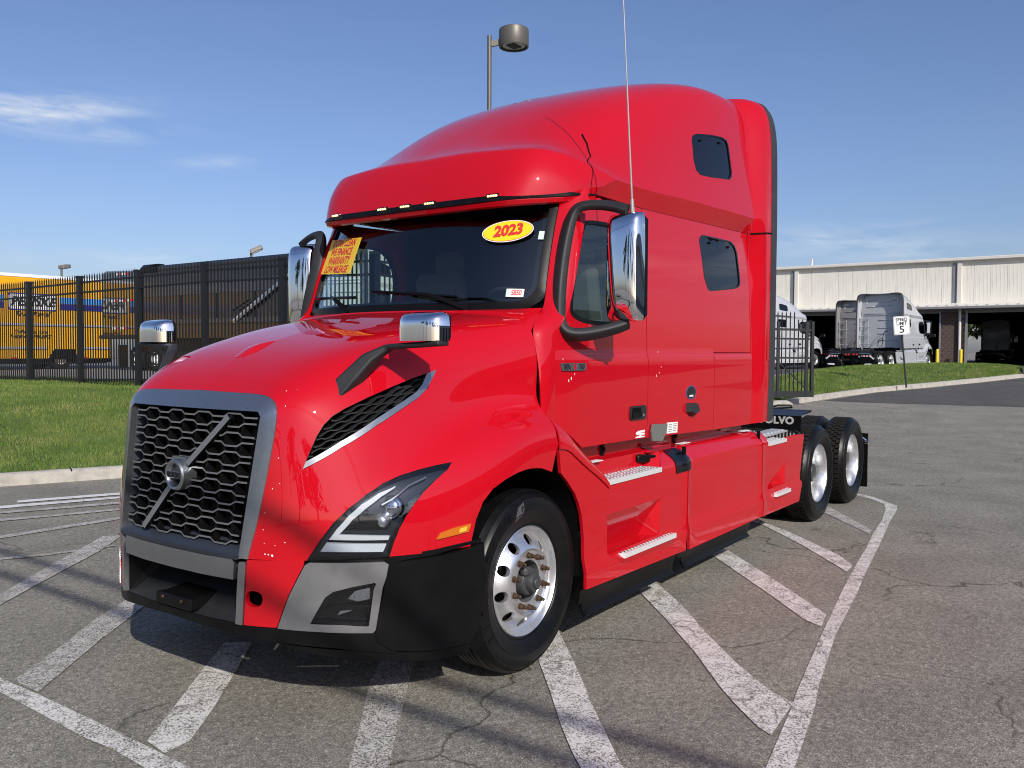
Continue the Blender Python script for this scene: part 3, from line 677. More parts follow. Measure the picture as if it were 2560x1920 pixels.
g = MB(); g.bbox((ex-.014, 0, 1.135), (.02, .118, .036), .004); g.build('emblem_band', SILV, grille, 30)
text('emblem_letters', 'VOLVO', .036, BLKI, grille, (ex-.0255, 0, 1.1345), (0, -1, 0), (0, 0, 1), .002, .0016, 0, 1.05, 1.0)

# ---- bumper
bump = empty('bumper_tmp')
bar = pmesh('bumper', BLK, T, ev_nose, [(-1.03, .335), (-1.03, .46), (-.66, .475), (-.49, .482), (-.44, .482), (.44, .482), (.49, .482), (.66, .475), (1.03, .46), (1.03, .335), (.85, .385), (.66, .412), (.3, .436), (0, .445), (-.3, .436), (-.66, .412), (-.85, .385)], [], 0, .05, (.04, .04))
bpy.data.objects.remove(bump)
# centre opening: tray, back, sides
P = []
for y in np.linspace(-.46, .46, 17): P.append([(float(_nose(abs(y)))+.004, y, .483), (float(_nose(abs(y)))+.05, y, .50), (-1.20, y*.9, .60), (-1.14, y*.82, .605)])
mesh('bumper_tray', np.array(P).reshape(-1, 3), gridF(17, 4), GRAY, bar, 40, flip=True)
g = MB(); g.box((-1.09, 0, .66), (.02, 1.0, .36)); g.build('bumper_void', BLKM, bar, 0)
for s in (-1, 1):
    g = MB(); g.add([(-1.352, s*.452, .485), (-1.352, s*.448, .78), (-1.12, s*.38, .76), (-1.12, s*.36, .55)], [(0, 1, 2, 3)]); g.build('bumper_cheek', BLK, bar, 0, fix=False)
pmesh('bumper_bar', SILB, bar, ev_nose, [(-.445, .688), (-.45, .765), (-.44, .782), (.44, .782), (.45, .765), (.445, .688)], [], .012, .05, (.05, .05))
pmesh('bumper_top_step', BLK, bar, ev_nose, [(-.53, .784), (-.53, .806), (.53, .806), (.53, .784)], [], -.02, .05, (.05, .05))
# licence plate bracket
g = MB(); Mx = np.array(Matrix.Rotation(R(4), 3, 'Y'))
g.bbox((-1.385, -.027, .523), (.05, .29, .055), .006, Mx); g.prism([(-1.37, .55), (-1.25, .565), (-1.25, .55), (-1.36, .49)], -.16, .10, 'y'); br = g.build('plate_bracket', BLK, bar, 25)
for y in (.055, -.10):
    g = MB(); g.lathe([(0, -.004), (.008, -.003), (.009, .002)], 10, (-1.412, y, .535), 'x'); g.build('bracket_bolt', NUT, bar, 40)
for s in (-1, 1):
    pmesh('bumper_strip', SILB, bar, ev_nose, [(.457, .484), (.475, .758), (.482, .775), (.507, .775), (.511, .757), (.492, .482)], [], .014, .05, (.04, .04), s)
    REDP = [(.496, .481), (.514, .785), (.755, .795), (.752, .77), (.695, .631), (.647, .481)]; TOW = rnd([(.509, .646), (.591, .639), (.583, .568), (.503, .571)], 2)
    pmesh('bumper_corner', RED2, bar, ev_nose, REDP, [TOW], .004, .03, (.04, .04), s)
    pmesh('tow_pocket', BLKM, bar, ev_nose, scl(TOW, 1.1), [], -.06, .005, (.04, .04), s)
    FOG = [(.774, .500), (.796, .554), (.825, .621), (.85, .645), (.912, .664), (.974, .676), (.977, .668), (.971, .648), (.957, .478), (.950, .474), (.872, .490)]
    SF = [(.651, .478), (.699, .631), (.756, .770), (.772, .782), (1.00, .770), (1.017, .752), (.996, .653), (.976, .456), (.968, .442), (.80, .463)]
    fb = pmesh('fog_lamp_bezel', SILB, bar, ev_nose, SF, [FOG], .006, .03, (.035, .035), s)
    V, F = patch(ev_nose, FOG, [scl(FOG, .955)], .003, .05, (.04, .04), s); 
    fg = pmesh('fog_lamp', BLKG, T, ev_nose, FOG, [], -.06, .005, (.03, .03), s); o = mesh('fog_rim', V, F, BLKG, fg, 30); fixn(o)
    pmesh('fog_divider', BLK, fg, ev_nose, [(.83, .565), (.96, .575), (.958, .555), (.82, .545)], [], -.018, .03, (.04, .04), s)
    pmesh('fog_reflector', CHR, fg, ev_nose, [(.896, .6), (.919, .634), (.962, .645), (.962, .593), (.929, .585)], [], -.03, .012, (.02, .02), s, 10)
    pmesh('fog_reflector', CHR, fg, ev_nose, [(.862, .525), (.872, .545), (.915, .552), (.905, .542), (.88, .533)], [], -.03, .012, (.02, .02), s, 10)
    pmesh('fog_lens', LENS, fg, ev_nose, scl(FOG, .97), [], .001, .003, (.04, .04), s, 60)
    BE = [(1.012, .758), (1.06, .765), (1.13, .772), (1.185, .785), (1.204, .80), (1.206, .60), (1.198, .40), (1.190, .322), (1.11, .329), (1.021, .352), (.985, .395), (.976, .43), (.981, .50), (1.0, .653)]
    pmesh('bumper_end', BLK, bar, ev_nose, BE, [], .010, .03, (.025, .03), s)
    pmesh('bumper_end_cap', BLK, bar, ev_nose, [(.75, .80), (.772, .784), (1.0, .772), (1.018, .758), (1.06, .768), (1.13, .776), (1.204, .804), (1.204, .818), (1.13, .802), (1.0, .79)], [], -.012, .03, (.03, .03), s)
    pmesh('bumper_lip', BLK, bar, ev_nose, [(.62, .418), (.70, .398), (.85, .372), (1.02, .345), (1.11, .322), (1.192, .315), (1.19, .262), (1.09, .28), (.975, .303), (.815, .347), (.69, .384)], [], -.012, .02, (.03, .03), s)
text('plate_text_none', ' ', .01, BLKI, bar, (0, 0, 0), (1, 0, 0), (0, 0, 1)) if False else None

# ---- windshield
WB = [(.14, 0, 2.0), (.16, .38, 2.0), (.245, .74, 2.0), (.385, 1.0, 2.01)]; WT = [(.42, 0, 2.72), (.44, .36, 2.72), (.515, .70, 2.72), (.645, .955, 2.72)]
def wsrow(t): 
    h = [tuple(np.array(a)*(1-t)+np.array(b_)*t) for a, b_ in zip(WB, WT)]
    h = [(x-.02*math.sin(math.pi*t), y, z) for x, y, z in h]
    return [(x, y, z) for x, y, z in h[::-1]][:-1]+[(x, -y, z) for x, y, z in h]
WS = Surf([wsrow(t) for t in (0, .33, .66, 1)])            # v: 0 passenger edge .. 6 driver edge
def ev_w(u, v): return WS.at(u, v), -WS.nrm(u, v)
if ev_w(np.array([1.5]), np.array([3.]))[1][0][0] > 0:
    def ev_w(u, v): return WS.at(u, v), WS.nrm(u, v)
def rrect(u0, u1, v0, v1, ru, rv, n=5):
    o = []
    for (cu, cv, a0) in ((u1-ru, v1-rv, 0), (u0+ru, v1-rv, 90), (u0+ru, v0+rv, 180), (u1-ru, v0+rv, 270)):
        for k_ in range(n): a = R(a0+90*k_/(n-1)); o.append((cu+ru*math.cos(a), cv+rv*math.sin(a)))
    return o
wind = pmesh('windshield', GLASS, T, ev_w, rrect(.10, 2.95, .18, 5.82, .42, .42), [], 0, .005, (.12, .12), -1, 60)
pmesh('windshield_seal', BLK, T, ev_w, rrect(-.12, 3.0, -.12, 6.12, .75, .75), [rrect(.13, 2.85, .20, 5.80, .42, .42)], .014, .03, (.12, .12), -1, 40)
pmesh('windshield_frit', BLKG, wind, ev_w, rrect(.02, 2.98, .1, 5.9, .45, .45), [rrect(.22, 2.75, .30, 5.70, .42, .42)], -.006, .003, (.12, .12), -1, 40)
# wipers
def wq(u, v, off): A, N = ev_w(np.array([u]), np.array([v])); return A[0]+N[0]*off
for (v0, v1, va) in ((.55, 2.15, 1.95), (2.55, 4.35, 4.55)):
    g = MB(); a = wq(.42 if v0 < 1 else .50, v0, .025); b_ = wq(.36 if v0 < 1 else .26, v1, .025); pts = [a+(b_-a)*t for t in np.linspace(0, 1, 8)]
    for p_ in pts: pass
    g.sweep(pts, [(-.010, -.006), (.010, -.006), (.004, .012), (-.004, .012)], upv=(-1, 0, .3)); wp = g.build('wiper', BLKG, T, 30)
    g = MB(); m_ = a+(b_-a)*.45; e = wq(-.02, va, .02); g.sweep([m_+np.array((-.02, 0, .004)), m_*.55+e*.45+np.array((-.05, 0, .03)), e], [(-.012, -.006), (.012, -.006), (.009, .008), (-.009, .008)], upv=(-1, 0, .3), scale=[.8, 1, 1.7]); g.build('wiper_arm', BLK, wp, 30)
# stickers on the glass
def sticker(name, poly, mat, off=.004, step=(.08, .08), parent=None): return pmesh(name, mat, parent or wind, ev_w, poly, [], off, .002, step, -1, 60)
def frame4(c):
    """planar frame from corners TL,TR,BR,BL"""
    c = [np.array(p) for p in c]; o = sum(c)/4; r_ = (c[1]+c[2]-c[0]-c[3])/2; u_ = (c[0]+c[1]-c[2]-c[3])/2; w_ = np.linalg.norm(r_); h_ = np.linalg.norm(u_); r_ /= w_
    n_ = np.cross(r_, u_/h_); n_ /= np.linalg.norm(n_)
    if n_[0] > 0: n_ = -n_
    return o, r_, u_/h_, n_, w_, h_
def decal(name, corners, mat, parent, off, poly=None):
    o, r_, u_, n_, w_, h_ = frame4(corners); poly = poly or [(-.5, -.5), (.5, -.5), (.5, .5), (-.5, .5)]; n = len(poly)
    V = [o+n_*off+r_*p[0]*w_+u_*p[1]*h_ for p in poly]; V += [v-n_*.0015 for v in V]
    return mesh(name, V, [tuple(range(n)), tuple(range(2*n-1, n-1, -1))]+[(i, n+i, n+(i+1) % n, (i+1) % n) for i in range(n)], mat, parent, 0), (o+n_*(off+.0012), r_, u_, w_, h_)
YC = [(.521, .898, 2.53), (.343, .422, 2.491), (.251, .441, 2.25), (.418, .907, 2.272)]
st, (o_, r_, u_, w_, h_) = decal('sales_sticker', YC, YEL, wind, .03)
for i, (tx, sz) in enumerate((('EXTRA CLEAN', .074), ('WE FINANCE', .074), ('WARRANTY', .08), ('LOW MILEAGE', .074))):
    text('sticker_text', tx, sz*1.02, REDI, wind, o_+u_*(.375-.25*i)*h_-r_*.01, r_, u_, .0006, .0016, .18, .98, .80)
EL = [(math.cos(a)*.5, math.sin(a)*.5) for a in np.linspace(0, 2*math.pi, 40, endpoint=False)]
EC0 = np.array((.405, -.723, 2.459)); er = (np.array((.475, -.861, 2.475))-np.array((.351, -.568, 2.444))); eu = (np.array((.427, -.706, 2.524))-np.array((.382, -.74, 2.39)))
EC = [EC0-er/2+eu/2, EC0+er/2+eu/2, EC0+er/2-eu/2, EC0-er/2-eu/2]
decal('year_sticker', EC, WHT, wind, .018, EL); st, (o_, r_, u_, w_, h_) = decal('year_sticker_red_line', EC, REDI, wind, .0195, [(p[0]*.965, p[1]*.93) for p in EL])
decal('year_sticker_yellow', EC, YEL, wind, .021, [(p[0]*.95, p[1]*.90) for p in EL])
text('sticker_text', '2023', .098, REDI, wind, o_+np.array((-.003, -.003, .002)), r_, u_, .0006, .004, .22, 1.0, .92)
decal('inspection_sticker', [(.488, -.895, 2.461), (.505, -.924, 2.461), (.486, -.931, 2.408), (.466, -.894, 2.411)], WHTG, wind, .008)
S5 = [(.302, -.79, 2.109), (.348, -.883, 2.108), (.334, -.886, 2.058), (.287, -.789, 2.062)]
st, (o_, r_, u_, w_, h_) = decal('stock_number_sticker', S5, WHT, wind, .012)
text('sticker_text', '5850', .046, REDI, wind, o_+r_*.008, r_, u_, .0005, .0008, 0, .95, .72)
decal('stock_sticker_band', [tuple(np.array(S5[0])*.985+np.array(S5[1])*.015), tuple(np.array(S5[0])*.84+np.array(S5[1])*.16), tuple(np.array(S5[3])*.84+np.array(S5[2])*.16), tuple(np.array(S5[3])*.985+np.array(S5[2])*.015)], WHTG, wind, .0128)

# ---- cowl between hood and glass, A pillars
for s in (-1, 1):
    fr_ = HS.grid(np.array([6.]), np.linspace(0, 3.0, 16))[0]; bk = []
    for i in range(16):
        v = 3+3.0*i/15; p = WS.at(-.0+0*v, np.array([min(v, 6)]))[0]; bk.append((p[0]-.03, -p[1], p[2]-.012))
    bk = np.array(bk); G = np.stack([fr_+np.array((-.01, 0, -.012)), fr_*.6+bk*.4+np.array((0, 0, .004)), bk, bk+np.array((.06, 0, .0))], 1)
    sheet('cowl', G, RED, T, -.008, s)
    rows = []
    for z, xi, wi, xo in ((1.20, .195, 1.10, .297), (1.32, .195, 1.10, .297), (1.47, .195, 1.097, .297), (1.65, .195, 1.086, .297), (1.80, .20, 1.055, .315), (1.87, .215, 1.038, .345), (1.93, .275, 1.03, .40), (1.99, .36, 1.016, .447)):
        wo = float(side_w(xo, z)); rows.append([(xi, wi-.004, z), (xi*.7+xo*.3-.004, wi*.55+wo*.45+.004, z), (xi*.35+xo*.65, wi*.2+wo*.8+.004, z), (xo-.002, wo, z)])
    for z in (2.08, 2.2, 2.35, 2.5, 2.63, 2.73):
        t = (z-2.0)/.72; p = WS.at(np.array([3*min(t, 1)]), np.array([6.]))[0]; xi, wi = p[0]-.004, -p[1]+.006; xo = .46+.255*(z-2.0)/.66; wo = float(side_w(xo, z))
        rows.append([(xi, wi, z), (xi*.75+xo*.25, wi*.62+wo*.38+.008, z), (xi*.35+xo*.65, wi*.2+wo*.8+.006, z), (xo-.002, wo, z)])
    S = Surf(rows); sheet('pillar', S.grid(np.linspace(0, S.n-1, 50), np.linspace(0, 3, 10)), RED, T, -.02, s)
# ---- doors and sleeper sides
DOOR = [(.30, 1.352), (.302, 1.65), (.302, 1.73), (.318, 1.80), (.348, 1.87), (.403, 1.93), (.45, 1.99), (.578, 2.3), (.715, 2.66), (.735, 2.69), (1.450, 2.715), (1.452, 1.163), (.60, 1.170)]
DWIN = rnd([(.475, 1.905), (1.36, 1.92), (1.365, 2.56), (.72, 2.55), (.655, 2.50), (.49, 2.08)], 3)
SLP = [(1.460, 1.160), (1.458, 2.716), (3.415, 2.765), (3.415, 1.742), (2.592, 1.742), (2.592, 1.133)]
LUG = [(2.599, 1.133), (2.599, 1.735), (3.408, 1.735), (3.408, 1.124)]
for s in (-1, 1):
    door = pmesh('door', RED, T, ev_side, DOOR, [DWIN], 0, .03, (.055, .03), s)
    pmesh('window_seal', BLK, door, ev_side, scl(DWIN, 1.015), [scl(DWIN, .94)], .002, .02, (.06, .06), s, 50)
    pmesh('window_glass', GLASSM, door, ev_side, scl(DWIN, .985), [], -.012, .005, (.08, .08), s, 60)
    sl = pmesh('sleeper_side', RED, T, ev_side, SLP, [LWIN], 0, .03, (.06, .03), s)
    pmesh('window_seal', BLKG, sl, ev_side, scl(LWIN, 1.012), [scl(LWIN, .955)], .001, .015, (.06, .06), s, 50)
    pmesh('window_glass', GLASSD, sl, ev_side, scl(LWIN, .985), [], -.006, .005, (.08, .08), s, 60)
    for (x, z) in ((2.60, 2.60), (2.98, 2.605)):
        pmesh('window_latch', BLKM, sl, ev_side, rnd([(x-.035, z), (x, z+.016), (x+.035, z+.004), (x, z-.014)], 1), [], .0, .004, (.03, .03), s, 60)
    pmesh('luggage_door', RED, T, ev_side, LUG, [], 0, .03, (.06, .03), s)
    # dark gap behind the seams
    g = MB(); g.prism([(.33, 1.2), (.33, 1.8), (.5, 2.0), (.78, 2.70), (3.40, 2.745), (3.40, 2.70), (2.64, 2.70), (2.64, 1.75), (1.40, 1.19)], s*1.04, s*1.05)
    # handle, badge, stickers
    hd = pmesh('door_handle', GRAY, door, ev_side, rrect(1.192, 1.418, 1.295, 1.386, .02, .02), [], .012, .016, (.04, .04), s)
    pmesh('handle_cavity', BLKM, door, ev_side, [(1.21, 1.375), (1.335, 1.375), (1.335, 1.345), (1.21, 1.335)], [], .0125, .002, (.04, .04), s)
    pmesh('handle_paddle', BLK, door, ev_side, [(1.21, 1.343), (1.335, 1.349), (1.335, 1.312), (1.21, 1.308)], [], .020, .009, (.04, .04), s)
    pmesh('key_lock', ALU, door, ev_side, rnd([(1.366, 1.33), (1.384, 1.33), (1.384, 1.312), (1.366, 1.312)], 2), [], .014, .003, (.02, .02), s)
    bd = pmesh('badge', SILV, door, ev_side, [(.357, 1.678), (.619, 1.676), (.619, 1.633), (.372, 1.633)], [], .009, .009, (.05, .05), s)
    A, N = ev_side(np.array([.43, .565]), np.array([1.6535, 1.6545])); A = A+N*.0098; A[:, 1] *= -s
    if s < 0:
        pmesh('badge_inset', RED, door, ev_side, [(.485, 1.671), (.505, 1.671), (.505, 1.639), (.485, 1.639)], [], .0095, .001, (.05, .05), s)
        text('badge_text', 'VNL', .050, BLKI, door, A[0], (-s, 0, 0), (0, 0, 1), .0006, .0012, .12, 1.1, 1.0); text('badge_text', '760', .044, BLKI, door, A[1], (-s, 0, 0), (0, 0, 1), .0006, .0008, .08, 1.0, .95)
    g = MB(); x0 = 2.165; A, N = ev_side(np.array([x0]), np.array([1.315])); w = -A[0][1]
    g.add([(x0-.09, s*w, 1.367), (x0+.09, s*w, 1.362), (x0+.09, s*w, 1.30), (x0+.03, s*w, 1.265), (x0-.03, s*w, 1.265), (x0-.09, s*w, 1.30), (x0-.075, s*(w+.03), 1.355), (x0+.07, s*(w+.03), 1.352), (x0+.07, s*(w+.045), 1.305), (x0, s*(w+.045), 1.285), (x0-.075, s*(w+.04), 1.305)],
          [(0, 1, 7, 6), (1, 2, 8, 7), (2, 3, 9, 8), (3, 4, 9), (4, 5, 10, 9), (5, 0, 6, 10), (6, 7, 8, 9, 10)])
    g.build('grab_latch', GRAY, sl, 25)
    if s < 0:
        CI = [(2.157+.088*math.cos(a), 1.443+.052*math.sin(a)) for a in np.linspace(0, 2*math.pi, 28, endpoint=False)]
        pmesh('round_sticker', BLUI, sl, ev_side, CI, [], .003, .003, (.04, .04), s, 60); pmesh('round_sticker_face', GRAY, sl, ev_side, scl(CI, .88), [], .004, .002, (.04, .04), s, 60)
        pmesh('round_sticker_panel', WHT, sl, ev_side, [(2.125, 1.412), (2.19, 1.412), (2.19, 1.425), (2.125, 1.425)], [], .005, .002, (.04, .04), s, 60)
        for zz in (1.455, 1.438):
            A, N = ev_side(np.array([2.157]), np.array([zz])); text('round_sticker_text', 'COURTESY' if zz > 1.45 else 'PRE-TRIP', .022, BLKI, sl, A[0]+N[0]*.0048, (1, 0, 0), (0, 0, 1), .0004, 0, 0, 1, 1.3) if False else None
        pmesh('grey_plate', GRYS, sl, ev_side, [(1.508, 1.251), (1.733, 1.239), (1.721, 1.182), (1.666, 1.125), (1.51, 1.135), (1.497, 1.165), (1.489, 1.205)], [], .020, .012, (.05, .05), s)
        pmesh('data_label', WHT, sl, ev_side, [(1.761, 1.244), (1.935, 1.238), (1.934, 1.161), (1.763, 1.165)], [], .003, .003, (.05, .05), s)
        g = MB(); 
        for i in range(5):
            for q in range(2):
                zz = 1.227-.012*i; A, N = ev_side(np.array([1.785+.075*q, 1.845+.075*q-.02*random.random()]), np.array([zz, zz])); A = A+N*.0036
                g.tube(A, .0016, 4)
        g.build('data_label_print', GRAY, sl, 0)
        # small white outline logo on the door: a cloud-topped S and C shape
        for pl in ([(1.292, 1.170), (1.292, 1.179), (1.345, 1.182), (1.345, 1.191), (1.305, 1.190), (1.292, 1.198), (1.300, 1.209), (1.33, 1.216), (1.418, 1.218), (1.418, 1.205), (1.345, 1.203), (1.418, 1.198), (1.418, 1.186), (1.372, 1.185), (1.372, 1.178), (1.418, 1.177), (1.418, 1.169)],):
            pmesh('door_logo', WHT, door, ev_side, pl, [], .003, .003, (.03, .03), s)

# ---- roof fairing
Vs = []; Fs = []; k = 0
for s in (-1, 1):
    V, F = patch(ev_r, [(0, 0), (9, 0), (9, 6), (0, 6)], [UWIN], 0, .02, (.10, .085), s)
    if s > 0: F = [tuple(reversed(f)) for f in F]
    Vs.append(V); Fs += [tuple(i+k for i in f) for f in F]; k += len(V)
roof = mesh('roof_fairing', np.concatenate(Vs), Fs, RED, T, 28)
b = bmesh.new(); b.from_mesh(roof.data); fdel = [f for f in b.faces if all(abs(v.co.y) < 1e-4 for v in f.verts)]
bmesh.ops.delete(b, geom=fdel, context='FACES'); bmesh.ops.remove_doubles(b, verts=[v for v in b.verts if abs(v.co.y) < 1e-4], dist=1e-4)
bmesh.ops.recalc_face_normals(b, faces=b.faces); b.to_mesh(roof.data); b.free(); roof.data.set_sharp_from_angle(angle=R(28))
def rp(u, v, s=-1, off=0.): 
    A, N = ev_r(np.atleast_1d(u), np.atleast_1d(v)); A = A+N*off; A[:, 1] *= -s; return A
for s in (-1, 1):
    pmesh('window_seal', BLKG, roof, ev_r, scl(UWIN, 1.012), [scl(UWIN, .955)], .001, .015, (.1, .1), s, 50)
    pmesh('window_glass', GLASSD, roof, ev_r, scl(UWIN, .985), [], -.006, .005, (.15, .15), s, 60)
    for (u, v) in ((7.05, 4.12), (7.78, 4.06)):
        pmesh('window_latch', BLKM, roof, ev_r, rnd([(u-.075, v), (u, v-.035), (u+.075, v-.01), (u, v+.03)], 1), [], .0, .004, (.05, .05), s, 60)
    # undercut strip from the fairing edge down to the cab seam
    e = RS.grid(np.linspace(0, 9, 64), np.array([6.]))[:, 0]; G = []
    for p in e:
        x, w, z = p; zs = 2.716+.05*np.clip((x-1.45)/1.95, 0, 1); zs = min(zs, z-.012); ws = float(side_w(x, zs))+.004
        G.append([(x, w, z), (x, w-.004, z-.012), (x, (w+ws)/2-.006, (z+zs)/2-.012), (x, ws, zs), (x, ws-.05, zs)])
    G = np.array(G); sheet('roof_undercut', G, RED, roof, .008, s)
    # seam between visor and roof cap
    sm = [(4.35, 3.05), (4.15, 3.45), (3.72, 4.05), (2.6, 4.72), (1.518, 5.116), (.9, 5.40), (.35, 5.62), (0.02, 5.73)]
    q = np.array(sm); q2 = q+np.array((.035, .012)); pmesh('panel_seam', BLKM, roof, ev_r, [tuple(p) for p in q]+[tuple(p) for p in q2[::-1]], [], .0012, .004, (.06, .06), s)
# marker lamps on the visor
for (u, v, s) in ((.19, 0.0, -1), (.195, .576, -1), (.195, .576, 1), (.19, 2.035, -1), (.19, 2.035, 1)):
    w = .135 if v < 2 else .17
    P = [(u-.075, v-w), (u+.075, v-w), (u+.075, v+w), (u-.075, v+w)]
    if v == 0: P = [(u-.075, 0), (u+.075, 0), (u+.075, w), (u-.075, w)]
    lp = pmesh('marker_lamp', BLKG, roof, ev_r, P, [], .006, .010, (.05, .05), s)
    if v == 0: V, F = patch(ev_r, P, [], .006, .010, (.05, .05), 1); k = len(lp.data.vertices); o = mesh('marker_lamp', V, F, BLKG, roof, 30)
    g = MB()
    for q in (-.75, -.25, .25, .75):
        vv = v+q*w*.85; A, N = ev_r(np.array([u]), np.array([abs(vv)])); c = A[0]+N[0]*.008
        c[1] *= (-s if vv >= 0 else s)
        g.bbox(c, (.012, .016, .013), .004)
    g.build('marker_led', WLED, roof, 40)
# visor underside
lo = RS.grid(np.array([0.]), np.linspace(0, 6, 30))[0]; G = []
top = [WS.at(np.array([2.9]), np.array([3+3*min(1, i/22)]))[0] for i in range(30)]
for a, t in zip(lo, top):
    t = np.array((t[0]-.01, abs(t[1]), t[2]))
    G.append([a+np.array((0, 0, .004)), a*.9+t*.1+np.array((0, 0, .03)), a*.4+t*.6+np.array((0, 0, .035)), t+np.array((.03, 0, .02))])
for s in (-1, 1): sheet('visor_underside', np.array(G), BLK, roof, .008, s)
LIP = np.array([[a, a+np.array((.012, -.002, -.022)), a+np.array((.05, -.006, -.026)), a+np.array((.07, -.008, .0))] for a in lo])
for s in (-1, 1): sheet('visor_lip', LIP, RED, roof, .006, s)
# ---- rear extender, rubber edge, back wall
SEC0 = [(0, 3.95), (.4, 3.956), (.80, 3.952), (1.0, 3.84), (1.06, 3.60), (1.085, 3.3), (1.135, 2.90), (1.10, 2.60), (1.125, 2.2), (1.14, 1.85), (1.147, 1.5), (1.14, 1.125)]
SEC1 = [(0, 3.968), (.45, 3.982), (.90, 3.986), (1.10, 3.92), (1.178, 3.70), (1.195, 3.35), (1.20, 2.95), (1.20, 2.60), (1.20, 2.2), (1.20, 1.85), (1.197, 1.5), (1.188, 1.13)]
for s in (-1, 1):
    rows = []
    for x, t, o_ in ((3.40, 0, 0), (3.44, .06, 0), (3.52, .42, .012), (3.60, .74, .012), (3.66, .94, 0), (3.71, 1, 0)):
        rows.append([(x-(.16*max(0, (1.2-w)/1.2) if z > 3.9 else 0)*0, w0*(1-t)+w*t+(o_ if z < 3.9 else 0), z0*(1-t)+z*t+(o_ if z > 3.9 else 0)) for (w0, z0), (w, z) in zip(SEC0, SEC1)])
    S = Surf(rows, .8); G = S.grid(np.linspace(0, 5, 24), np.linspace(0, 11, 110)); ext = sheet('side_extender', G, RED, T, .02, s)
    # horizontal joint
    i0 = int(np.argmin(abs(G[10, :, 2]-2.76)));
    g = MB(); g.sweep([G[j, i0]*np.array((1, s, 1))+np.array((0, s*.001, 0)) for j in range(1, 24)], [(-.006, -.006), (.006, -.006), (.006, .006), (-.006, .006)], upv=(0, 0, 1)); g.build('panel_seam', BLKM, ext, 0)
    edge = G[-1]; G2 = np.stack([edge+np.array((-.006, .002, 0)), edge+np.array((.06, .008, .004)), edge+np.array((.13, .006, -.01)), edge+np.array((.165, -.012, -.05)), edge+np.array((.168, -.03, -.06))], 0)
    G2[:, :, 2] = np.where(G2[:, :, 2] < 1.16, edge[None, :, 2], G2[:, :, 2])
    sheet('rubber_edge', G2[:, 12:], RUBR, ext, .012, s)
WALL = [(-1.1, 1.14), (1.1, 1.14), (1.11, 2.2), (1.08, 3.0), (1.02, 3.80), (.8, 3.93), (-.8, 3.93), (-1.02, 3.80), (-1.08, 3.0), (-1.11, 2.2)]
g = MB(); g.prism(WALL, 3.40, 3.435, 'x'); bw = g.build('rear_wall', RED, T, 30)
for (y0, y1, z) in ((-.75, -.3, 3.62), (-.2, .45, 3.55), (-.2, .45, 3.36), (.5, .75, 3.62), (-.8, -.35, 3.3), (-.95, .95, 2.95), (-.95, .95, 2.86), (-.2, .85, 2.6), (-.2, .85, 2.2), (-.2, .85, 1.9), (-.2, .85, 1.55)):
    g = MB(); g.bbox((3.445, (y0+y1)/2, z), (.05, y1-y0, .05), .02); g.build('wall_rib', RED, bw, 40)
for sg in (-1, 1):
    g = MB(); g.box((3.449, sg*.80, 3.60), (.008, .05, .28)); g.box((3.449, sg*.70, 3.72), (.0082, .25, .045)); g.build('reflective_tape', WHT, bw, 0)
g = MB()
for z in (1.35, 1.8, 2.25, 2.7): g.tube([(3.44, -.62, z), (3.58, -.62, z), (3.58, -1.06, z), (3.44, -1.06, z)], .02, 8)
g.tube([(3.58, -1.04, 1.2), (3.58, -1.04, 2.8)], .02, 8); g.tube([(3.58, -.64, 1.2), (3.58, -.64, 2.8)], .02, 8)
g.build('ladder_rungs', ALU, bw, 60)
for (pts, m_) in (([(3.45, .3, 2.0), (3.75, .25, 2.05), (3.85, .2, 1.6), (3.6, .15, 1.25), (4.2, .1, 1.1)], BLK), ([(3.45, .1, 1.6), (3.7, .05, 1.7), (3.85, 0, 1.5), (3.8, -.05, 1.2)], BLK)):
    g = MB(); S_ = np.array(pts); t = np.linspace(0, len(pts)-1, 24); g.tube(_bs(S_, t, len(pts)), .016, 8); g.build('air_hose', m_, bw, 60)
# cab floor/inner shell so the cabin is dark
g = MB(); g.box((1.9, 0, 1.25), (3.0, 2.12, .03)); g.build('cab_floor', INT, T, 0)
g = MB(); g.box((2.05, 0, 2.78), (2.6, 1.7, .03)); g.build('headliner', INT, T, 0)
g = MB(); g.box((1.55, -.72, 2.0), (.03, .62, 1.5)); g.box((1.55, .72, 2.0), (.03, .62, 1.5)); g.box((1.62, 0, 2.0), (.03, 1.2, 1.5)); g.build('sleeper_curtain', INT, T, 0)
for s in (-1, 1):
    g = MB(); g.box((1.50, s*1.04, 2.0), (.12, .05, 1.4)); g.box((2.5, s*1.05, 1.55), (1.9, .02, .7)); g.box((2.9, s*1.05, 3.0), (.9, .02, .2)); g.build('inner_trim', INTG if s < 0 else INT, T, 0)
g = MB(); P = []
for w in np.linspace(-1, 1, 13):
    b0 = .24+.12*abs(w)**2; P.append([(b0, w*.98, 1.98), (b0+.12, w*.98, 2.01), (b0+.36, w*.98, 1.97), (b0+.42, w*.98, 1.85), (b0+.40, w*.98, 1.4), (b0, w*.98, 1.4)])
g.add(np.array(P).reshape(-1, 3), gridF(13, 6)); dash = g.build('dashboard', INT, T, 40, fix=False)
g = MB(); c = np.array((.83, -.52, 2.03)); ax = np.array((.5, 0, .86)); M = np.array(Vector((0, 0, 1)).rotation_difference(Vector(ax)).to_matrix())
ring = [c+M@np.array((.225*math.cos(a), .225*math.sin(a), 0)) for a in np.linspace(0, 2*math.pi, 36, endpoint=False)]; g.tube(ring, .016, 8, True)
for a in (0, 2.1, 4.2): g.tube([c+M@np.array((.22*math.cos(a), .22*math.sin(a), 0)), c+M@np.array((0, 0, -.03))], .014, 6)
g.tube([c+M@np.array((0, 0, -.02)), c+M@np.array((0, 0, -.3))], .035, 8); g.build('steering_wheel', INT, T, 60)
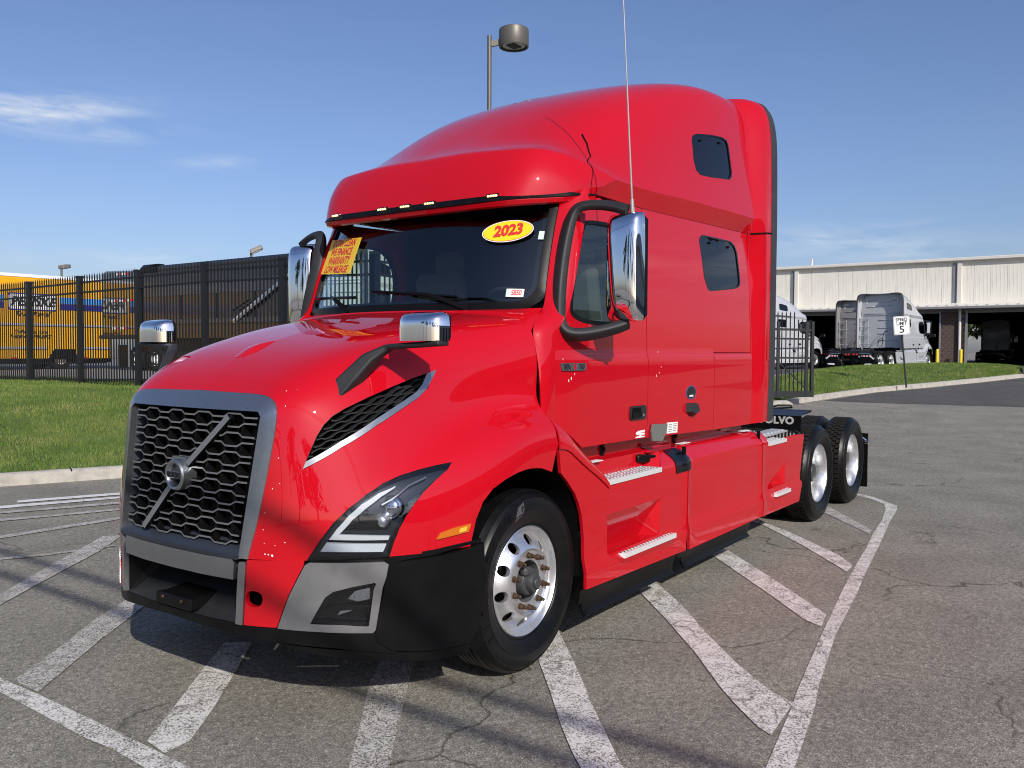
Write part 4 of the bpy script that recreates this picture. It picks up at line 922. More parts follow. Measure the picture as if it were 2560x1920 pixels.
for s in (-1, 1):
    g = MB(); Mb = np.array(Matrix.Rotation(R(-10), 3, 'Y'))
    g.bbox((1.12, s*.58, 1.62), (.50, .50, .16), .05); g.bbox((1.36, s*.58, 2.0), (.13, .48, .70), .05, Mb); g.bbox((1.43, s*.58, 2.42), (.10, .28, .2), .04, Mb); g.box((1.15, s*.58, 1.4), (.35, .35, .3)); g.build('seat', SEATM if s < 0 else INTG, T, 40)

# ---- door mirrors
for s in (-1, 1):
    g = MB()
    S_ = np.array([(.645, 1.40, 2.565), (.62, 1.30, 2.60), (.59, 1.18, 2.61), (.565, 1.105, 2.60), (.545, 1.08, 2.54), (.515, 1.068, 2.44), (.475, 1.062, 2.3), (.425, 1.068, 2.10), (.405, 1.08, 1.97), (.40, 1.09, 1.89), (.415, 1.13, 1.842), (.47, 1.20, 1.838), (.55, 1.29, 1.86), (.63, 1.37, 1.89), (.66, 1.40, 1.91)])
    t = np.linspace(0, len(S_)-1, 60); P = _bs(S_, t, len(S_)); P[:, 1] *= s
    sc = np.interp(t, [0, 2, 3.5, 5, 7, 9.5, 11, 14], [.72, .64, .74, .88, .98, .92, .85, .75])
    ell = [(.050*math.copysign(abs(math.cos(a))**.55, math.cos(a)), .034*math.copysign(abs(math.sin(a))**.55, math.sin(a))) for a in np.linspace(0, 2*math.pi, 24, endpoint=False)]
    # rounded-box section carried along the spine without twist
    V = []; n = len(P); sd = None
    for i in range(n):
        d = P[min(i+1, n-1)]-P[max(i-1, 0)]; d /= np.linalg.norm(d)
        if sd is None: sd = np.cross(d, np.array((-.6, 0, .8)))
        sd = sd-d*(sd@d); sd /= np.linalg.norm(sd); out = np.cross(d, sd)
        for (a, b_) in ell: V.append(P[i]+sd*a*sc[i]+out*b_*sc[i])
    m_ = len(ell); F = [(i*m_+j, i*m_+(j+1) % m_, (i+1)*m_+(j+1) % m_, (i+1)*m_+j) for i in range(n-1) for j in range(m_)]+[tuple(range(m_-1, -1, -1)), tuple(range((n-1)*m_, n*m_))]
    arm = mesh('door_mirror', V, F, GRAY, T, 60); fixn(arm)
    # chrome shell: rounded, bulging forward; black rear housing
    cy_, hw, z0, z1 = 1.385, .118, 1.925, 2.545; rows = []; n1, n2 = 29, 21
    Gs = np.zeros((n1, n2, 3))
    for i in range(n1):
        a = math.sin(math.pi/2*(-1+2*i/(n1-1)))
        for j in range(n2):
            c = math.sin(math.pi/2*(-1+2*j/(n2-1))); f1 = (1-abs(a)**10); f2 = (1-abs(c)**6); sx = c
            Gs[i, j] = (.675-.020*c-.085*(max(f1, 0)**.4)*(max(f2, 0)**.4)-.018*(1-a*a)*(1-c*c), cy_+hw*sx*(1-.05*abs(a)**6), (z0+z1)/2+(z1-z0)/2*math.copysign(abs(a)**.93, a)*(1-.02*abs(c)**6))
    sheet('mirror_shell', Gs, CHR, arm, -.006, s, 75)
    g = MB(); g.bbox((.705, s*cy_, (z0+z1)/2), (.085, 2*hw-.004, z1-z0-.006), .03, np.array(Matrix.Rotation(R(5 if s > 0 else -5), 3, 'Z'))); g.build('mirror_housing', BLK, arm, 40)
    g = MB(); g.box((.751, s*cy_, (z0+z1)/2), (.004, 2*hw-.05, z1-z0-.07)); g.build('mirror_glass', CHR, arm, 0)
    g = MB(); a = np.array((.65, s*1.43, 2.54)); b_ = np.array((.45, s*1.45, 3.95)); g.tube([a, a+(b_-a)*.06], [.014, .010], 10); g.tube([a+(b_-a)*.05, a+(b_-a)*.3, b_], [.0065, .005, .003], 8)
    if s < 0: g.build('antenna', pbr('antenna_whip', (.62, .60, .56), .3, .6), arm, 60)
# ---- hood mirrors
for s in (-1, 1):
    b0, _n = ev_h(np.array([1.633, 1.614, 2.165, 2.0]), np.array([2.468, 3.0, 2.822, 2.45])); b0[:, 1] *= -1
    base = [b0[0], b0[1], b0[2], b0[3]]
    V = [np.array(p)-np.array((0, 0, .02)) for p in base]
    top = [(-.905, .805, 1.728), (-.885, .86, 1.70), (-.80, .86, 1.715), (-.83, .80, 1.74)]
    V += [np.array(p) for p in top]
    F = [(0, 1, 5, 4), (1, 2, 6, 5), (2, 3, 7, 6), (3, 0, 4, 7), (0, 3, 2, 1)]
    elb = [(-.835, .88, 1.772), (-.825, .90, 1.748), (-.765, .90, 1.755), (-.775, .87, 1.78)]
    end = [(-.835, 1.22, 1.795), (-.83, 1.225, 1.768), (-.745, 1.225, 1.77), (-.75, 1.22, 1.797)]
    V += [np.array(p) for p in elb]+[np.array(p) for p in end]
    for k in (4, 8): F += [(k+i, k+(i+1) % 4, k+4+(i+1) % 4, k+4+i) for i in range(4)]
    F.append((12, 13, 14, 15)); V = mir(V, s); hm = mesh('hood_mirror', V, F, GRAY, T, 25); fixn(hm)
    bv = hm.modifiers.new('bevel', 'BEVEL'); bv.width = .012; bv.segments = 3; bv.limit_method = 'ANGLE'; bv.angle_limit = R(25)
    n1, n2 = 21, 23; Gs = np.zeros((n1, n2, 3))
    for i in range(n1):
        a = -1+2*i/(n1-1)
        for j in range(n2):
            c = -1+2*j/(n2-1); f1 = max(0, 1-max(a, 0)**4) if a > 0 else 1; f2 = max(0, 1-abs(c)**4)
            Gs[i, j] = (-.755-.085*f1**.6*f2**.5-.0, 1.09+.135*c*(1-.06*max(a, 0)), 1.858+.066*a*(1-.10*abs(c)**4*(a > 0)))
    sheet('mirror_shell', Gs, CHR, hm, -.006, s, 75)
    g = MB(); g.bbox((-.74, s*1.09, 1.856), (.04, .258, .126), .015); g.build('mirror_housing', BLK, hm, 40)
# ---- chassis side fairings with steps
_fw = table([(.20, 1.238), (.30, 1.236), (.46, 1.234), (.50, 1.222), (.56, 1.216), (.75, 1.216), (.93, 1.218), (.965, 1.212), (1.02, 1.165), (1.055, 1.115), (1.30, 1.10)], 600, 11)
_fx = lambda x: .010*np.exp(-((x-1.925)/.05)**2)+.010*np.exp(-((x-3.50)/.05)**2)
def ev_fair(x, z):
    x = np.asarray(x, float); z = np.asarray(z, float); e = .006
    tail = np.clip((.80-x)/.5, 0, 1)                       # front tail keeps full width up to the fender
    def w(x, z): return _fw(z)*(1-np.clip((.82-x)/.08, 0, 1))+np.where(z < .95, _fw(z), 1.217)*np.clip((.82-x)/.08, 0, 1)+_fx(x)
    W = w(x, z); wx = (w(x+e, z)-w(x-e, z))/(2*e); wz = (w(x, z+e)-w(x, z-e))/(2*e)
    N = np.stack([-wx, -np.ones_like(W), -wz], -1); N /= np.linalg.norm(N, axis=1, keepdims=True)
    return np.stack([x, -W, z], -1), N
FF = [(.205, 1.24), (.232, 1.065), (.30, 1.01), (.383, .93), (.43, .86), (.462, .792), (.482, .70), (.489, .634), (.492, .48), (.49, .352), (1.875, .322), (1.915, .60), (1.93, 1.055), (1.70, 1.055), (1.60, 1.02), (1.525, .975), (1.51, .935), (.775, .935), (.735, .97), (.60, 1.05), (.45, 1.13), (.33, 1.205)]
NI = [(.762, .505), (.762, .748), (1.503, .748), (1.476, .505)]
MF = [(1.93, .322), (1.945, .60), (1.945, 1.058), (3.485, 1.052), (3.485, .55), (3.47, .318)]
RF = [(3.485, .316), (3.50, .55), (3.515, 1.045), (3.66, 1.035), (3.665, .915), (4.16, .905), (4.165, .955), (4.40, .958), (4.705, .94), (4.585, .50), (4.625, .485), (4.52, .305)]
RN = [(3.662, .525), (3.662, .56), (4.138, .723), (4.13, .525)]
for s in (-1, 1):
    ff = pmesh('front_fairing', RED2, T, ev_fair, FF, [NI], 0, .02, (.05, .035), s)
    mf = pmesh('middle_fairing', RED2, T, ev_fair, MF, [], 0, .02, (.05, .03), s)
    rf = pmesh('rear_fairing', RED2, T, ev_fair, RF, [RN], 0, .02, (.05, .035), s)
    pmesh('filler_door', BLKG, ff, ev_fair, [(1.71, 1.045), (1.90, 1.05), (1.985, .985), (1.985, .893), (1.75, .888), (1.738, .985)], [], .006, .008, (.04, .03), s)
    # seam shadows
    g = MB(); g.box((1.938, s*1.19, .69), (.03, .02, .74)); g.box((3.49, s*1.19, .69), (.03, .02, .74)); g.build('seam_backing', BLKM, mf, 0)
    # lower niche
    def box_in(x0, x1, z0, z1, w0, w1, sl=.0):
        # scoop: flush at the top edge, deepest at the tread
        return [(x0, s*w1, z0), (x1, s*w1, z0), (x1+sl, s*w1, z1), (x0, s*w1, z1), (x0+.01, s*w0, z0), (x1-.07, s*w0, z0), (x1-.05, s*(w0*.45+w1*.55), z0+(z1-z0)*.55), (x0+.01, s*(w0*.45+w1*.55), z0+(z1-z0)*.55)], [(4, 5, 6, 7), (0, 4, 7), (0, 7, 3), (1, 6, 5), (1, 2, 6), (3, 7, 6, 2), (0, 1, 5, 4)]
    V, F = box_in(.76, 1.475, .50, .75, 1.10, 1.216, .03); ni = mesh('step_niche', V, F, RED2, ff, 20)
    g = MB()
    for i in range(11):
        for j in range(4): g.bbox((.83+.048*i+.016*(j % 2), s*1.104, .548+.024*j), (.024, .010, .009), .003)
    tag(g.build('niche_grip', RED2, ff, 30), kind='stuff')
    V, F = box_in(3.66, 4.13, .52, .725, 1.11, 1.216, .01); mesh('step_niche', V, F, RED2, rf, 0)
    # treads
    def tread(par, x0, x1, w0, w1, z, skew=0., n=16, m=3):
        g = MB(); g.add([(x0, s*w1, z), (x1, s*w1, z), (x1-skew*.6, s*w0, z), (x0-skew, s*w0, z), (x0, s*w1, z-.032), (x1, s*w1, z-.032), (x1-skew*.6, s*w0, z-.032), (x0-skew, s*w0, z-.032)], [(0, 1, 2, 3), (0, 4, 5, 1), (1, 5, 6, 2), (2, 6, 7, 3), (3, 7, 4, 0), (4, 7, 6, 5)])
        tr = g.build('step_tread', STEP, par, 0)
        g = MB(); h = MB()
        for j in range(m):
            for i in range(n):
                f = (i+.5+(.25 if j % 2 else -.25)*.9)/n; f2 = (j+.55)/m; wx = w1+(w0-w1)*f2; xx = (x0-skew*f2)+((x1-skew*.6*f2)-(x0-skew*f2))*f
                h.lathe([(0, .0016), (.0085, .0015), (.0088, 0)], 8, (xx, s*wx, z), 'z')
        h.build('tread_holes', BLKM, par, 0)
        for j in range(m):
            for i in range(n):
                f = (i+.5+(.25 if j % 2 else -.25)*.9+.5)/n
                if f > .985: continue
                f2 = (j+.55)/m; wx = w1+(w0-w1)*f2; xx = (x0-skew*f2)+((x1-skew*.6*f2)-(x0-skew*f2))*f
                g.lathe([(.004, .006), (.010, .004), (.012, 0)], 8, (xx, s*wx, z), 'z')
        tag(g.build('tread_studs', ALUB, par, 40), kind='stuff')
        return tr
    tread(ff, .775, 1.505, 1.08, 1.225, .962, .05, 17, 3)
    tread(ff, .92, 1.668, 1.06, 1.262, .488, .14, 18, 4)
    tread(rf, 3.70, 4.155, 1.08, 1.225, .945, .03, 10, 3)
    tread(rf, 3.80, 4.185, 1.06, 1.262, .478, .08, 9, 3)
    # shelf bodies under the lower treads
    for par, x0, x1 in ((ff, .78, 1.70), (rf, 3.70, 4.24)):
        g = MB(); g.add([(x0, s*1.21, .50), (x0+.14, s*1.255, .455), (x1-.03, s*1.255, .455), (x1, s*1.21, .50), (x0, s*1.215, .43), (x0+.14, s*1.235, .41), (x1-.03, s*1.235, .41), (x1+.02, s*1.215, .43), (x0+.2, s*1.21, .36), (x1-.1, s*1.21, .36)],
                        [(0, 1, 2, 3), (0, 4, 5, 1), (1, 5, 6, 2), (2, 6, 7, 3), (4, 8, 5), (5, 8, 9, 6), (6, 9, 7)]); g.build('step_support', RED2, par, 25)
    # inner riser and ledge above the upper tread
    g = MB(); P = []
    for x in (.60, .80, 1.2, 1.52, 1.62): P.append([(x, s*1.085, .93), (x, s*1.075, 1.055), (x, s*1.0, 1.075)])
    g.add(np.array(P).reshape(-1, 3), gridF(5, 3)); g.add([(1.52, s*1.215, .95), (1.50, s*1.08, .95), (1.50, s*1.07, 1.06), (1.64, s*1.14, 1.05)], [(0, 1, 2, 3)]); g.build('step_riser', RED2, ff, 25, fix=False)
    g = MB(); g.add([(1.5, s*1.13, 1.052), (3.55, s*1.13, 1.052), (3.55, s*.96, 1.058), (1.5, s*.96, 1.058)], [(0, 1, 2, 3)]); g.build('fairing_ledge', RED2, mf, 0, fix=False)
    # moulded hand-hold
    g = MB(); Mz = np.array(Matrix.Rotation(R(s*16), 3, 'Z'))@np.array(Matrix.Rotation(R(5), 3, 'Y')); g.bbox((1.485, s*1.115, 1.015), (.19, .022, .055), .010, Mz); hh = g.build('hand_hold', BLK, ff, 40)
    # sill panel under the doors with clips
    g = MB(); g.box((2.05, s*1.0, 1.10), (3.0, .02, .24)); sp = g.build('sill_panel', RED2, T, 0)
    for x in (1.05, 2.15):
        g = MB(); g.bbox((x, s*1.014, 1.10), (.05, .02, .09), .008); g.lathe([(0, .014), (.014, .012), (.016, 0)], 10, (x, s*1.024, 1.11), 'y', s); g.build('sill_clip', BLK, sp, 40)
    for x in (.75, 2.08, 3.35):
        g = MB(); g.box((x+.06, s*1.09, 1.0625), (.16, .05, .004)); g.build('ledge_label', WHT, mf, 0)
    # rounded tail that carries the fender line down to the upper step
    TL = []
    for (x, zo, r1, zi) in ((.205, 1.235, .11, 1.40), (.27, 1.225, .10, 1.375), (.34, 1.198, .085, 1.325), (.45, 1.13, .065, 1.235), (.60, 1.048, .045, 1.12), (.72, .978, .025, 1.02), (.775, .94, .012, .972)):
        TL.append([(x, 1.2185, zo-.03), (x, 1.2185, zo-.005), (x, 1.205, zo+r1*.55), (x, 1.165, zo+r1), (x, 1.10, zi-.005), (x, 1.0, zi+.01)])
    S = Surf(TL, .8); sheet('fairing_tail', S.grid(np.linspace(0, 6, 30), np.linspace(0, 5, 16)), RED2, ff, .01, s)
    # rubber skirts
    for (x0, x1, c0, c1) in ((.452, 1.77, .0, .03), (1.845, 3.265, -.05, .05)):
        G = []
        for x in np.linspace(x0, x1, 30):
            t = (x-x0)/(x1-x0); G.append([(x, 1.205, .35), (x+(c0 if t < .02 else 0), 1.20, .30), (x, 1.188, .265), (x+(.09 if t < .02 else (-.05 if t > .98 else 0)), 1.192, .215), (x+(.12 if t < .02 else (-.06 if t > .98 else 0)), 1.215, .185)])
        sheet('rubber_skirt', np.array(G), BLK, T, -.010, s, 40)

# ---- wheels
def ring_tyre(r, w, steer):
    """(radius, axial) half profile, axial 0 = rim flange plane, positive outwards"""
    out = [(.286, -.03), (.293, -.006), (.303, .006), (.312, .004), (.316, .010), (.345, .026), (.385, .036), (.392, .0395), (.397, .036), (.425, .034), (.450, .026), (.456, .0275), (.460, .022), (.475, .010), (.4765, .0115), (.480, .004), (r-.008, -.012), (r-.002, -.022)]
    c = -w/2+.036; tr = []
    xs = np.linspace(-.022, 2*c+.022, 6)
    if steer:
        for i in range(5):
            a, b_ = xs[i], xs[i+1]; tr += [(r, a-.002 if i else a), (r, b_+.006)]
            if i < 4: tr += [(r-.013, b_+.004), (r-.013, b_-.004), (r, b_-.006)]
    else: tr = [(r-.018, -.024), (r-.018, 2*c+.024)]
    back = [(p[0], 2*c-p[1]) for p in out[::-1]]
    return out+tr+back
def rim_profile(kind):
    if kind == 'steer':
        fr_ = [(.300, -.012), (.3005, .002), (.296, .007), (.290, .001), (.286, -.016), (.279, -.032), (.268, -.040), (.256, -.036), (.240, -.020), (.22, .0), (.20, .015), (.185, .024), (.178, .026), (.172, .022), (.166, .018), (.118, .018), (.114, .013), (.112, -.03)]
        bk = [(.112, -.05), (.165, -.005), (.20, -.005), (.235, -.035), (.262, -.06), (.285, -.05)]
    else:
        fr_ = [(.300, -.012), (.3005, .002), (.296, .007), (.289, .0), (.284, -.02), (.272, -.045), (.266, -.10), (.262, -.135), (.252, -.150), (.235, -.150), (.215, -.146), (.19, -.142), (.170, -.142), (.118, -.142), (.112, -.150), (.112, -.17)]
        bk = [(.112, -.20), (.16, -.17), (.22, -.175), (.262, -.18), (.285, -.06)]
    return fr_+bk
wheel_mesh = {}
def make_wheel(kind, x, ycen, s, inner=False):
    """ycen: y of the rim flange plane"""
    zc = .496; c = (x, s*ycen, zc); key = (kind, s)
    if key not in wheel_mesh:
        g = MB(); g.lathe(rim_profile(kind), 60, (0, 0, 0), 'y', s, True); o = g.build('wheel_rim', ALU, None, 40)
        cs = []
        for i in range(10):
            a = 2*math.pi*(i+.3)/10; rr = .221; h = MB(); t0 = .0 if kind == 'steer' else -.15
            h.lathe([(0, -.12), (.0295, -.12), (.0295, .12), (0, .12)], 18, (rr*math.cos(a), s*t0, rr*math.sin(a)), 'y', 1); q = h.build('c', None, None, 0); cs.append(q)
        boolcut(o, cs); wheel_mesh[key] = [o.data]; bpy.data.objects.remove(o)
        steer = kind == 'steer'
        g = MB(); g.lathe(ring_tyre(.4965, .285, steer), 96, (0, 0, 0), 'y', s); o = g.build('t', TYRE, None, 24, fix=True); wheel_mesh[key].append(o.data); bpy.data.objects.remove(o)
        if not steer:
            g = MB(); c0 = -.285/2+.036; n = 54
            for i in range(n):
                for j, (t0, t1) in enumerate(((-.020, -.066), (-.071, -.104), (-.109, -.142), (-.147, -.193))):
                    a0 = 2*math.pi*(i+(.5 if j in (1, 3) else 0))/n; a1 = a0+2*math.pi/n*.82; V = []
                    for (r_, e) in ((.474, 0), (.4975, .004)):
                        for (a, t) in ((a0, t0), (a1, t0+(.004 if j == 0 else 0)), (a1, t1), (a0, t1)):
                            V.append((r_*math.cos(a+e*(1 if a == a0 else -1)), s*t, r_*math.sin(a+e*(1 if a == a0 else -1))))
                    g.add(V, [(0, 1, 2, 3), (7, 6, 5, 4), (0, 4, 5, 1), (1, 5, 6, 2), (2, 6, 7, 3), (3, 7, 4, 0)])
            o = g.build('tr', TREAD, None, 0); wheel_mesh[key].append(o.data); bpy.data.objects.remove(o)
        g = MB()
        h0 = .018 if steer else -.142
        g.lathe([(.0185, -.004), (.0185, .003), (.0145, .004), (.0145, .024), (.0105, .026), (.0105, .042), (.008, .046), (0, .046)], 6 if False else 8, (0, 0, 0), 'y', s); o = g.build('n', NUT, None, 30); wheel_mesh[key].append(o.data); bpy.data.objects.remove(o)
        g = MB()
        if steer: g.lathe([(.075, -.04), (.075, .02), (.068, .03), (.052, .034), (.050, .062), (.046, .068), (.030, .069), (.029, .080), (.026, .083), (0, .083)], 28, (0, 0, 0), 'y', s); g.bbox((-.035, s*.025, .062), (.07, .05, .05), .015)
        else: g.lathe([(.108, -.19), (.105, -.10), (.095, -.06), (.085, -.045), (0, -.04)], 24, (0, 0, 0), 'y', s)
        o = g.build('h', HUB, None, 35); wheel_mesh[key].append(o.data); bpy.data.objects.remove(o)
    dat = wheel_mesh[key]; steer = kind == 'steer'
    def inst(name, me, par, loc=(0, 0, 0), rot=0):
        me.name = name; o = bpy.data.objects.new(name, me); link(o, par); o.location = loc; return o
    w = inst('wheel', dat[0], T, c); inst('tyre', dat[1], w); k = 2
    if not steer: inst('tread', dat[2], w); k = 3
    if not inner:
        for i in range(10):
            a = 2*math.pi*(i+.55)/10; inst('lug_nut', dat[k], w, (.1429*math.cos(a), s*(.018 if steer else -.142), .1429*math.sin(a)))
        inst('hub_cap', dat[k+1], w)
    if inner is False and not steer:
        pass
    return w
for s in (-1, 1):
    wf = make_wheel('steer', 0.0, 1.14, s)
    if s < 0:
        for ch, deg in zip('FIRESTONE', (212, 201, 189, 177, 165, 153, 141, 129, 117)):
            a = R(deg); r_ = .415; up_ = np.array((math.cos(a), 0, math.sin(a))); rg = np.array((math.sin(a), 0, -math.cos(a)))
            text('tyre_letter', ch, .052, TYRE, wf, (r_*math.cos(a), -.0345, r_*math.sin(a)), rg, up_, .003, .0012)
        a = R(103); o = np.array((.41*math.cos(a), -.0355, .41*math.sin(a))); up_ = np.array((math.cos(a), .05, math.sin(a))); rg = np.array((math.sin(a), 0, -math.cos(a)))
        sh = [(-.07, -.035), (-.045, .0), (-.02, .028), (.03, .038), (.026, .0), (.01, -.022)]
        V = [o+rg*p[0]+up_*p[1]+np.array((0, -.001, 0)) for p in sh]; V2 = [v+np.array((0, .004, 0)) for v in V]; n = len(sh)
        mesh('tyre_emblem', V+V2, [tuple(range(n)), tuple(range(2*n-1, n-1, -1))]+[(i, n+i, n+(i+1) % n, (i+1) % n) for i in range(n)], pbr('tyre_sheen_grey', (.075, .075, .078), .3), wf, 0)  # shield emblem; its paler grey is wet-tyre sheen put into the colour
        text('tyre_letter', 'F', .034, BLKI, wf, o+np.array((0, -.003, 0))+rg*.008+up_*.008, rg, up_, .001, .002, .1)
    for x in (5.221, 6.541):
        make_wheel('drive', x, 1.215, s); make_wheel('drive', x, .885, s, True)
# ---- frame, deck, quarter fenders, fifth wheel, mud flaps
g = MB()
for s in (-1, 1): g.box((3.3, s*.42, .86), (7.6, .08, .27))
for x in (-.9, 1.5, 4.4, 7.05): g.box((x, 0, .86), (.12, .80, .2))
fr0 = g.build('frame_rails', CHS, T, 0)
for x in (0, 5.221, 6.541):
    g = MB(); g.tube([(x, -.95, .5), (x, .95, .5)], .075 if x else .055, 12); g.lathe([(0, -.2), (.16, -.15), (.2, 0), (.16, .15), (0, .2)], 16, (x, 0, .5), 'y') if x else None; g.build('axle', CHS, fr0, 50)
g = MB(); g.box((1.2, .5, .62), (1.1, .5, .45)); g.box((2.6, .0, .62), (1.6, 1.9, .5)); g.box((.1, 0, .75), (1.6, .9, .7)); g.build('fuel_tanks', BLKM, fr0, 0)
# chrome-tread deck plate behind the cab
dk = None
g = MB(); g.box((4.05, 0, .985), (1.05, 1.0, .015)); dk = g.build('deck_plate', ALU, T, 0)
g = MB()
for i in range(16):
    for j in range(10): g.bbox((3.58+.064*i, -.45+.1*j, .995), (.03, .05, .012), .004)
tag(g.build('deck_grip', ALUB, dk, 30), kind='stuff')
for s in (-1, 1):
    g = MB(); g.bbox((3.98, s*1.07, .99), (.86, .16, .02), .004); 
    for i in range(8): g.bbox((3.62+.1*i, s*1.07, 1.003), (.05, .13, .014), .006)
    g.build('side_deck', ALUB, dk, 30)
    qf = None; g = MB(); g.bbox((4.63, s*.905, 1.045), (.02, .62, .155), .006); g.prism([(4.62, 1.12), (4.64, 1.12), (5.0, 1.16), (5.0, 1.14)], s*.62, s*1.20, 'y'); qf = g.build('quarter_fender', BLK, T, 20)
    g = MB(); g.tube([(4.61, s*.6, .972), (4.61, s*1.19, .966), (4.61, s*1.205, .95), (4.605, s*1.207, .86)], .009, 8); g.build('fender_bar', CHS, qf, 60)
    g = MB()
    for i in range(17): y = .62+.033*i; g.tube([(4.60, s*y, .955), (4.57, s*(y+.004), .86)], .0095, 7)
    g.build('fender_ribs', GRYS, qf, 60)
    for i in range(6): 
        g = MB(); g.bbox((4.60, s*(.66+.1*i), .973), (.03, .024, .026), .008); g.build('fender_clip', BLK, qf, 40)
    text('fender_lettering', 'VOLVO', .098, VLET, qf, (4.619, s*.965, 1.070), (0, -1, 0), (0, 0, 1), .001, .0045, 0, 1.05, 1.05)
    # mud flap with hanger, light and white logo panel
    g = MB(); g.box((7.30, s*.92, .42), (.012, .60, .66)); fl = g.build('mud_flap', BLK, T, 0)
    g = MB(); g.tube([(7.25, s*.45, .86), (7.28, s*.95, .84), (7.29, s*1.20, .66)], .02, 8); g.lathe([(0, .03), (.02, .025), (.025, 0), (.02, -.04)], 10, (7.30, s*1.215, .64), 'y', s); g.build('flap_hanger', CHR, fl, 50)
    g = MB(); g.prism([(s*.60, .76), (s*1.02, .76), (s*1.22, .60), (s*1.17, .56), (s*1.0, .70), (s*.60, .70)], 7.309, 7.316, 'x'); g.build('flap_tape', WHT, fl, 0)
    for q in (.66, .80, .94):
        g = MB(); g.box((7.318, s*q, .73), (.004, .06, .058)); g.build('flap_red_tape', REDI, fl, 0)
    g = MB(); g.prism([(s*.72, .30), (s*.78, .36), (s*1.02, .37), (s*1.14, .34), (s*1.05, .29), (s*.80, .28)], 7.307, 7.311, 'x'); g.build('flap_logo', WHT, fl, 0)
    g = MB()
    for q in (.12, .28): g.lathe([(0, .02), (.045, .018), (.05, 0)], 12, (7.12, s*q, .80), 'x'); 
    g.build('tail_lamp', REDI, fr0, 40)
g = MB(); g.lathe([(.0, .05), (.42, .05), (.46, .03), (.46, -.02), (.0, -.02)], 28, (5.95, 0, 1.02), 'z'); g.prism([(5.6, 1.06), (5.75, 1.13), (5.95, 1.08), (5.95, 1.0), (5.6, 1.0)], -.52, -.36, 'y'); g.prism([(5.6, 1.06), (5.75, 1.13), (5.95, 1.08), (5.95, 1.0), (5.6, 1.0)], .36, .52, 'y'); g.prism([(6.1, 1.06), (6.75, .98), (6.75, .95), (6.1, 1.0)], -.35, .35, 'y'); g.box((5.95, 0, .97), (.8, .9, .07)); g.build('fifth_wheel', CHS, T, 30)
g = MB(); g.tube([(5.75, -.44, 1.10), (5.72, -.62, 1.15), (5.80, -.74, 1.15), (5.90, -.72, 1.12), (5.9, -.5, 1.10)], .011, 8); g.build('release_handle', CHS, T, 60)
# ---- stone chips on the paint
for (u, v, r) in ((.9, 2.35, .003), (.35, 2.75, .005), (.28, 4.1, .004), (.25, 4.9, .004), (.45, 4.75, .004), (.2, 6.2, .004), (.3, 6.9, .004), (.55, 7.0, .004), (.35, 7.6, .007), (.42, 7.62, .006), (.5, 7.68, .007), (.75, 6.8, .004), (.15, 5.6, .003), (.62, 2.2, .004), (.5, 1.1, .003)):
    A, N = ev_h(np.array([u]), np.array([v])); A = A[0]; N = N[0]; r *= .55+.3*random.random(); t1 = np.cross(N, (0, 0, 1)); t1 /= np.linalg.norm(t1); t2 = np.cross(N, t1); P = [A+N*.0012+(t1*math.cos(a)*r*(.7+.5*random.random())+t2*math.sin(a)*r*(.7+.5*random.random())) for a in np.linspace(0, 2*math.pi, 7, endpoint=False)]
    mesh('paint_chip', P, [tuple(range(7))], WHT, hood, 0)
for (x, z, r) in ((.44, 1.575, .010), (.465, 1.588, .010), (.50, 1.612, .007), (.385, 1.70, .006), (1.58, 1.58, .009), (1.62, 1.60, .007), (1.65, 1.64, .006), (1.62, 1.74, .009)):
    A, N = ev_side(np.array([x]), np.array([z])); A = A[0]+N[0]*.0015; r *= .7; P = [A+np.array((math.cos(a)*r*.7, 0, math.sin(a)*r*(1.2+.4*random.random()))) for a in np.linspace(0, 2*math.pi, 7, endpoint=False)]
    mesh('paint_chip', P, [tuple(range(7))], WHT, door if False else T, 0)
# ------------------------------------------------------------------ ground
CX, CY = -3.811, -3.7643; FH = np.array((math.cos(_y), math.sin(_y)))
def hz(x, y):
    d = (np.asarray(x, float)-CX)*FH[0]+(np.asarray(y, float)-CY)*FH[1]; t = np.clip((d-13)/27., 0, 1); return .82*t*t*(3-2*t)
xs = np.concatenate([np.linspace(-900, -60, 8), np.linspace(-40, 100, 71), np.linspace(130, 1500, 10)]); ys = np.concatenate([np.linspace(-900, -60, 8), np.linspace(-40, 110, 76), np.linspace(140, 1500, 10)])
GX, GY = np.meshgrid(xs, ys, indexing='ij'); ground = mesh('ground', np.stack([GX, GY, hz(GX, GY)], -1).reshape(-1, 3), gridF(len(xs), len(ys)), ASPH, None, 60, flip=False)
fixn(ground); tag(ground, 'grey weathered asphalt lot with cracks', kind='structure')
if ground.data.polygons[0].normal.z < 0: ground.data.flip_normals()
def flat(name, poly, mat, dz, parent=None, step=None):
    """thin painted or paved sheet following the ground"""
    P = dense(poly, (step, step)) if step else np.array(poly); loops = [P]; pts = P
    r = delaunay_2d_cdt([Vector(p) for p in pts], [(i, (i+1) % len(P)) for i in range(len(P))], [], 1, 1e-5); q = np.array([tuple(v) for v in r[0]])
    o = mesh(name, np.stack([q[:, 0], q[:, 1], hz(q[:, 0], q[:, 1])+dz], -1), [tuple(f) for f in r[2]], mat, parent, 0)
    if len(o.data.polygons) and o.data.polygons[0].normal.z < 0: o.data.flip_normals()
    return o
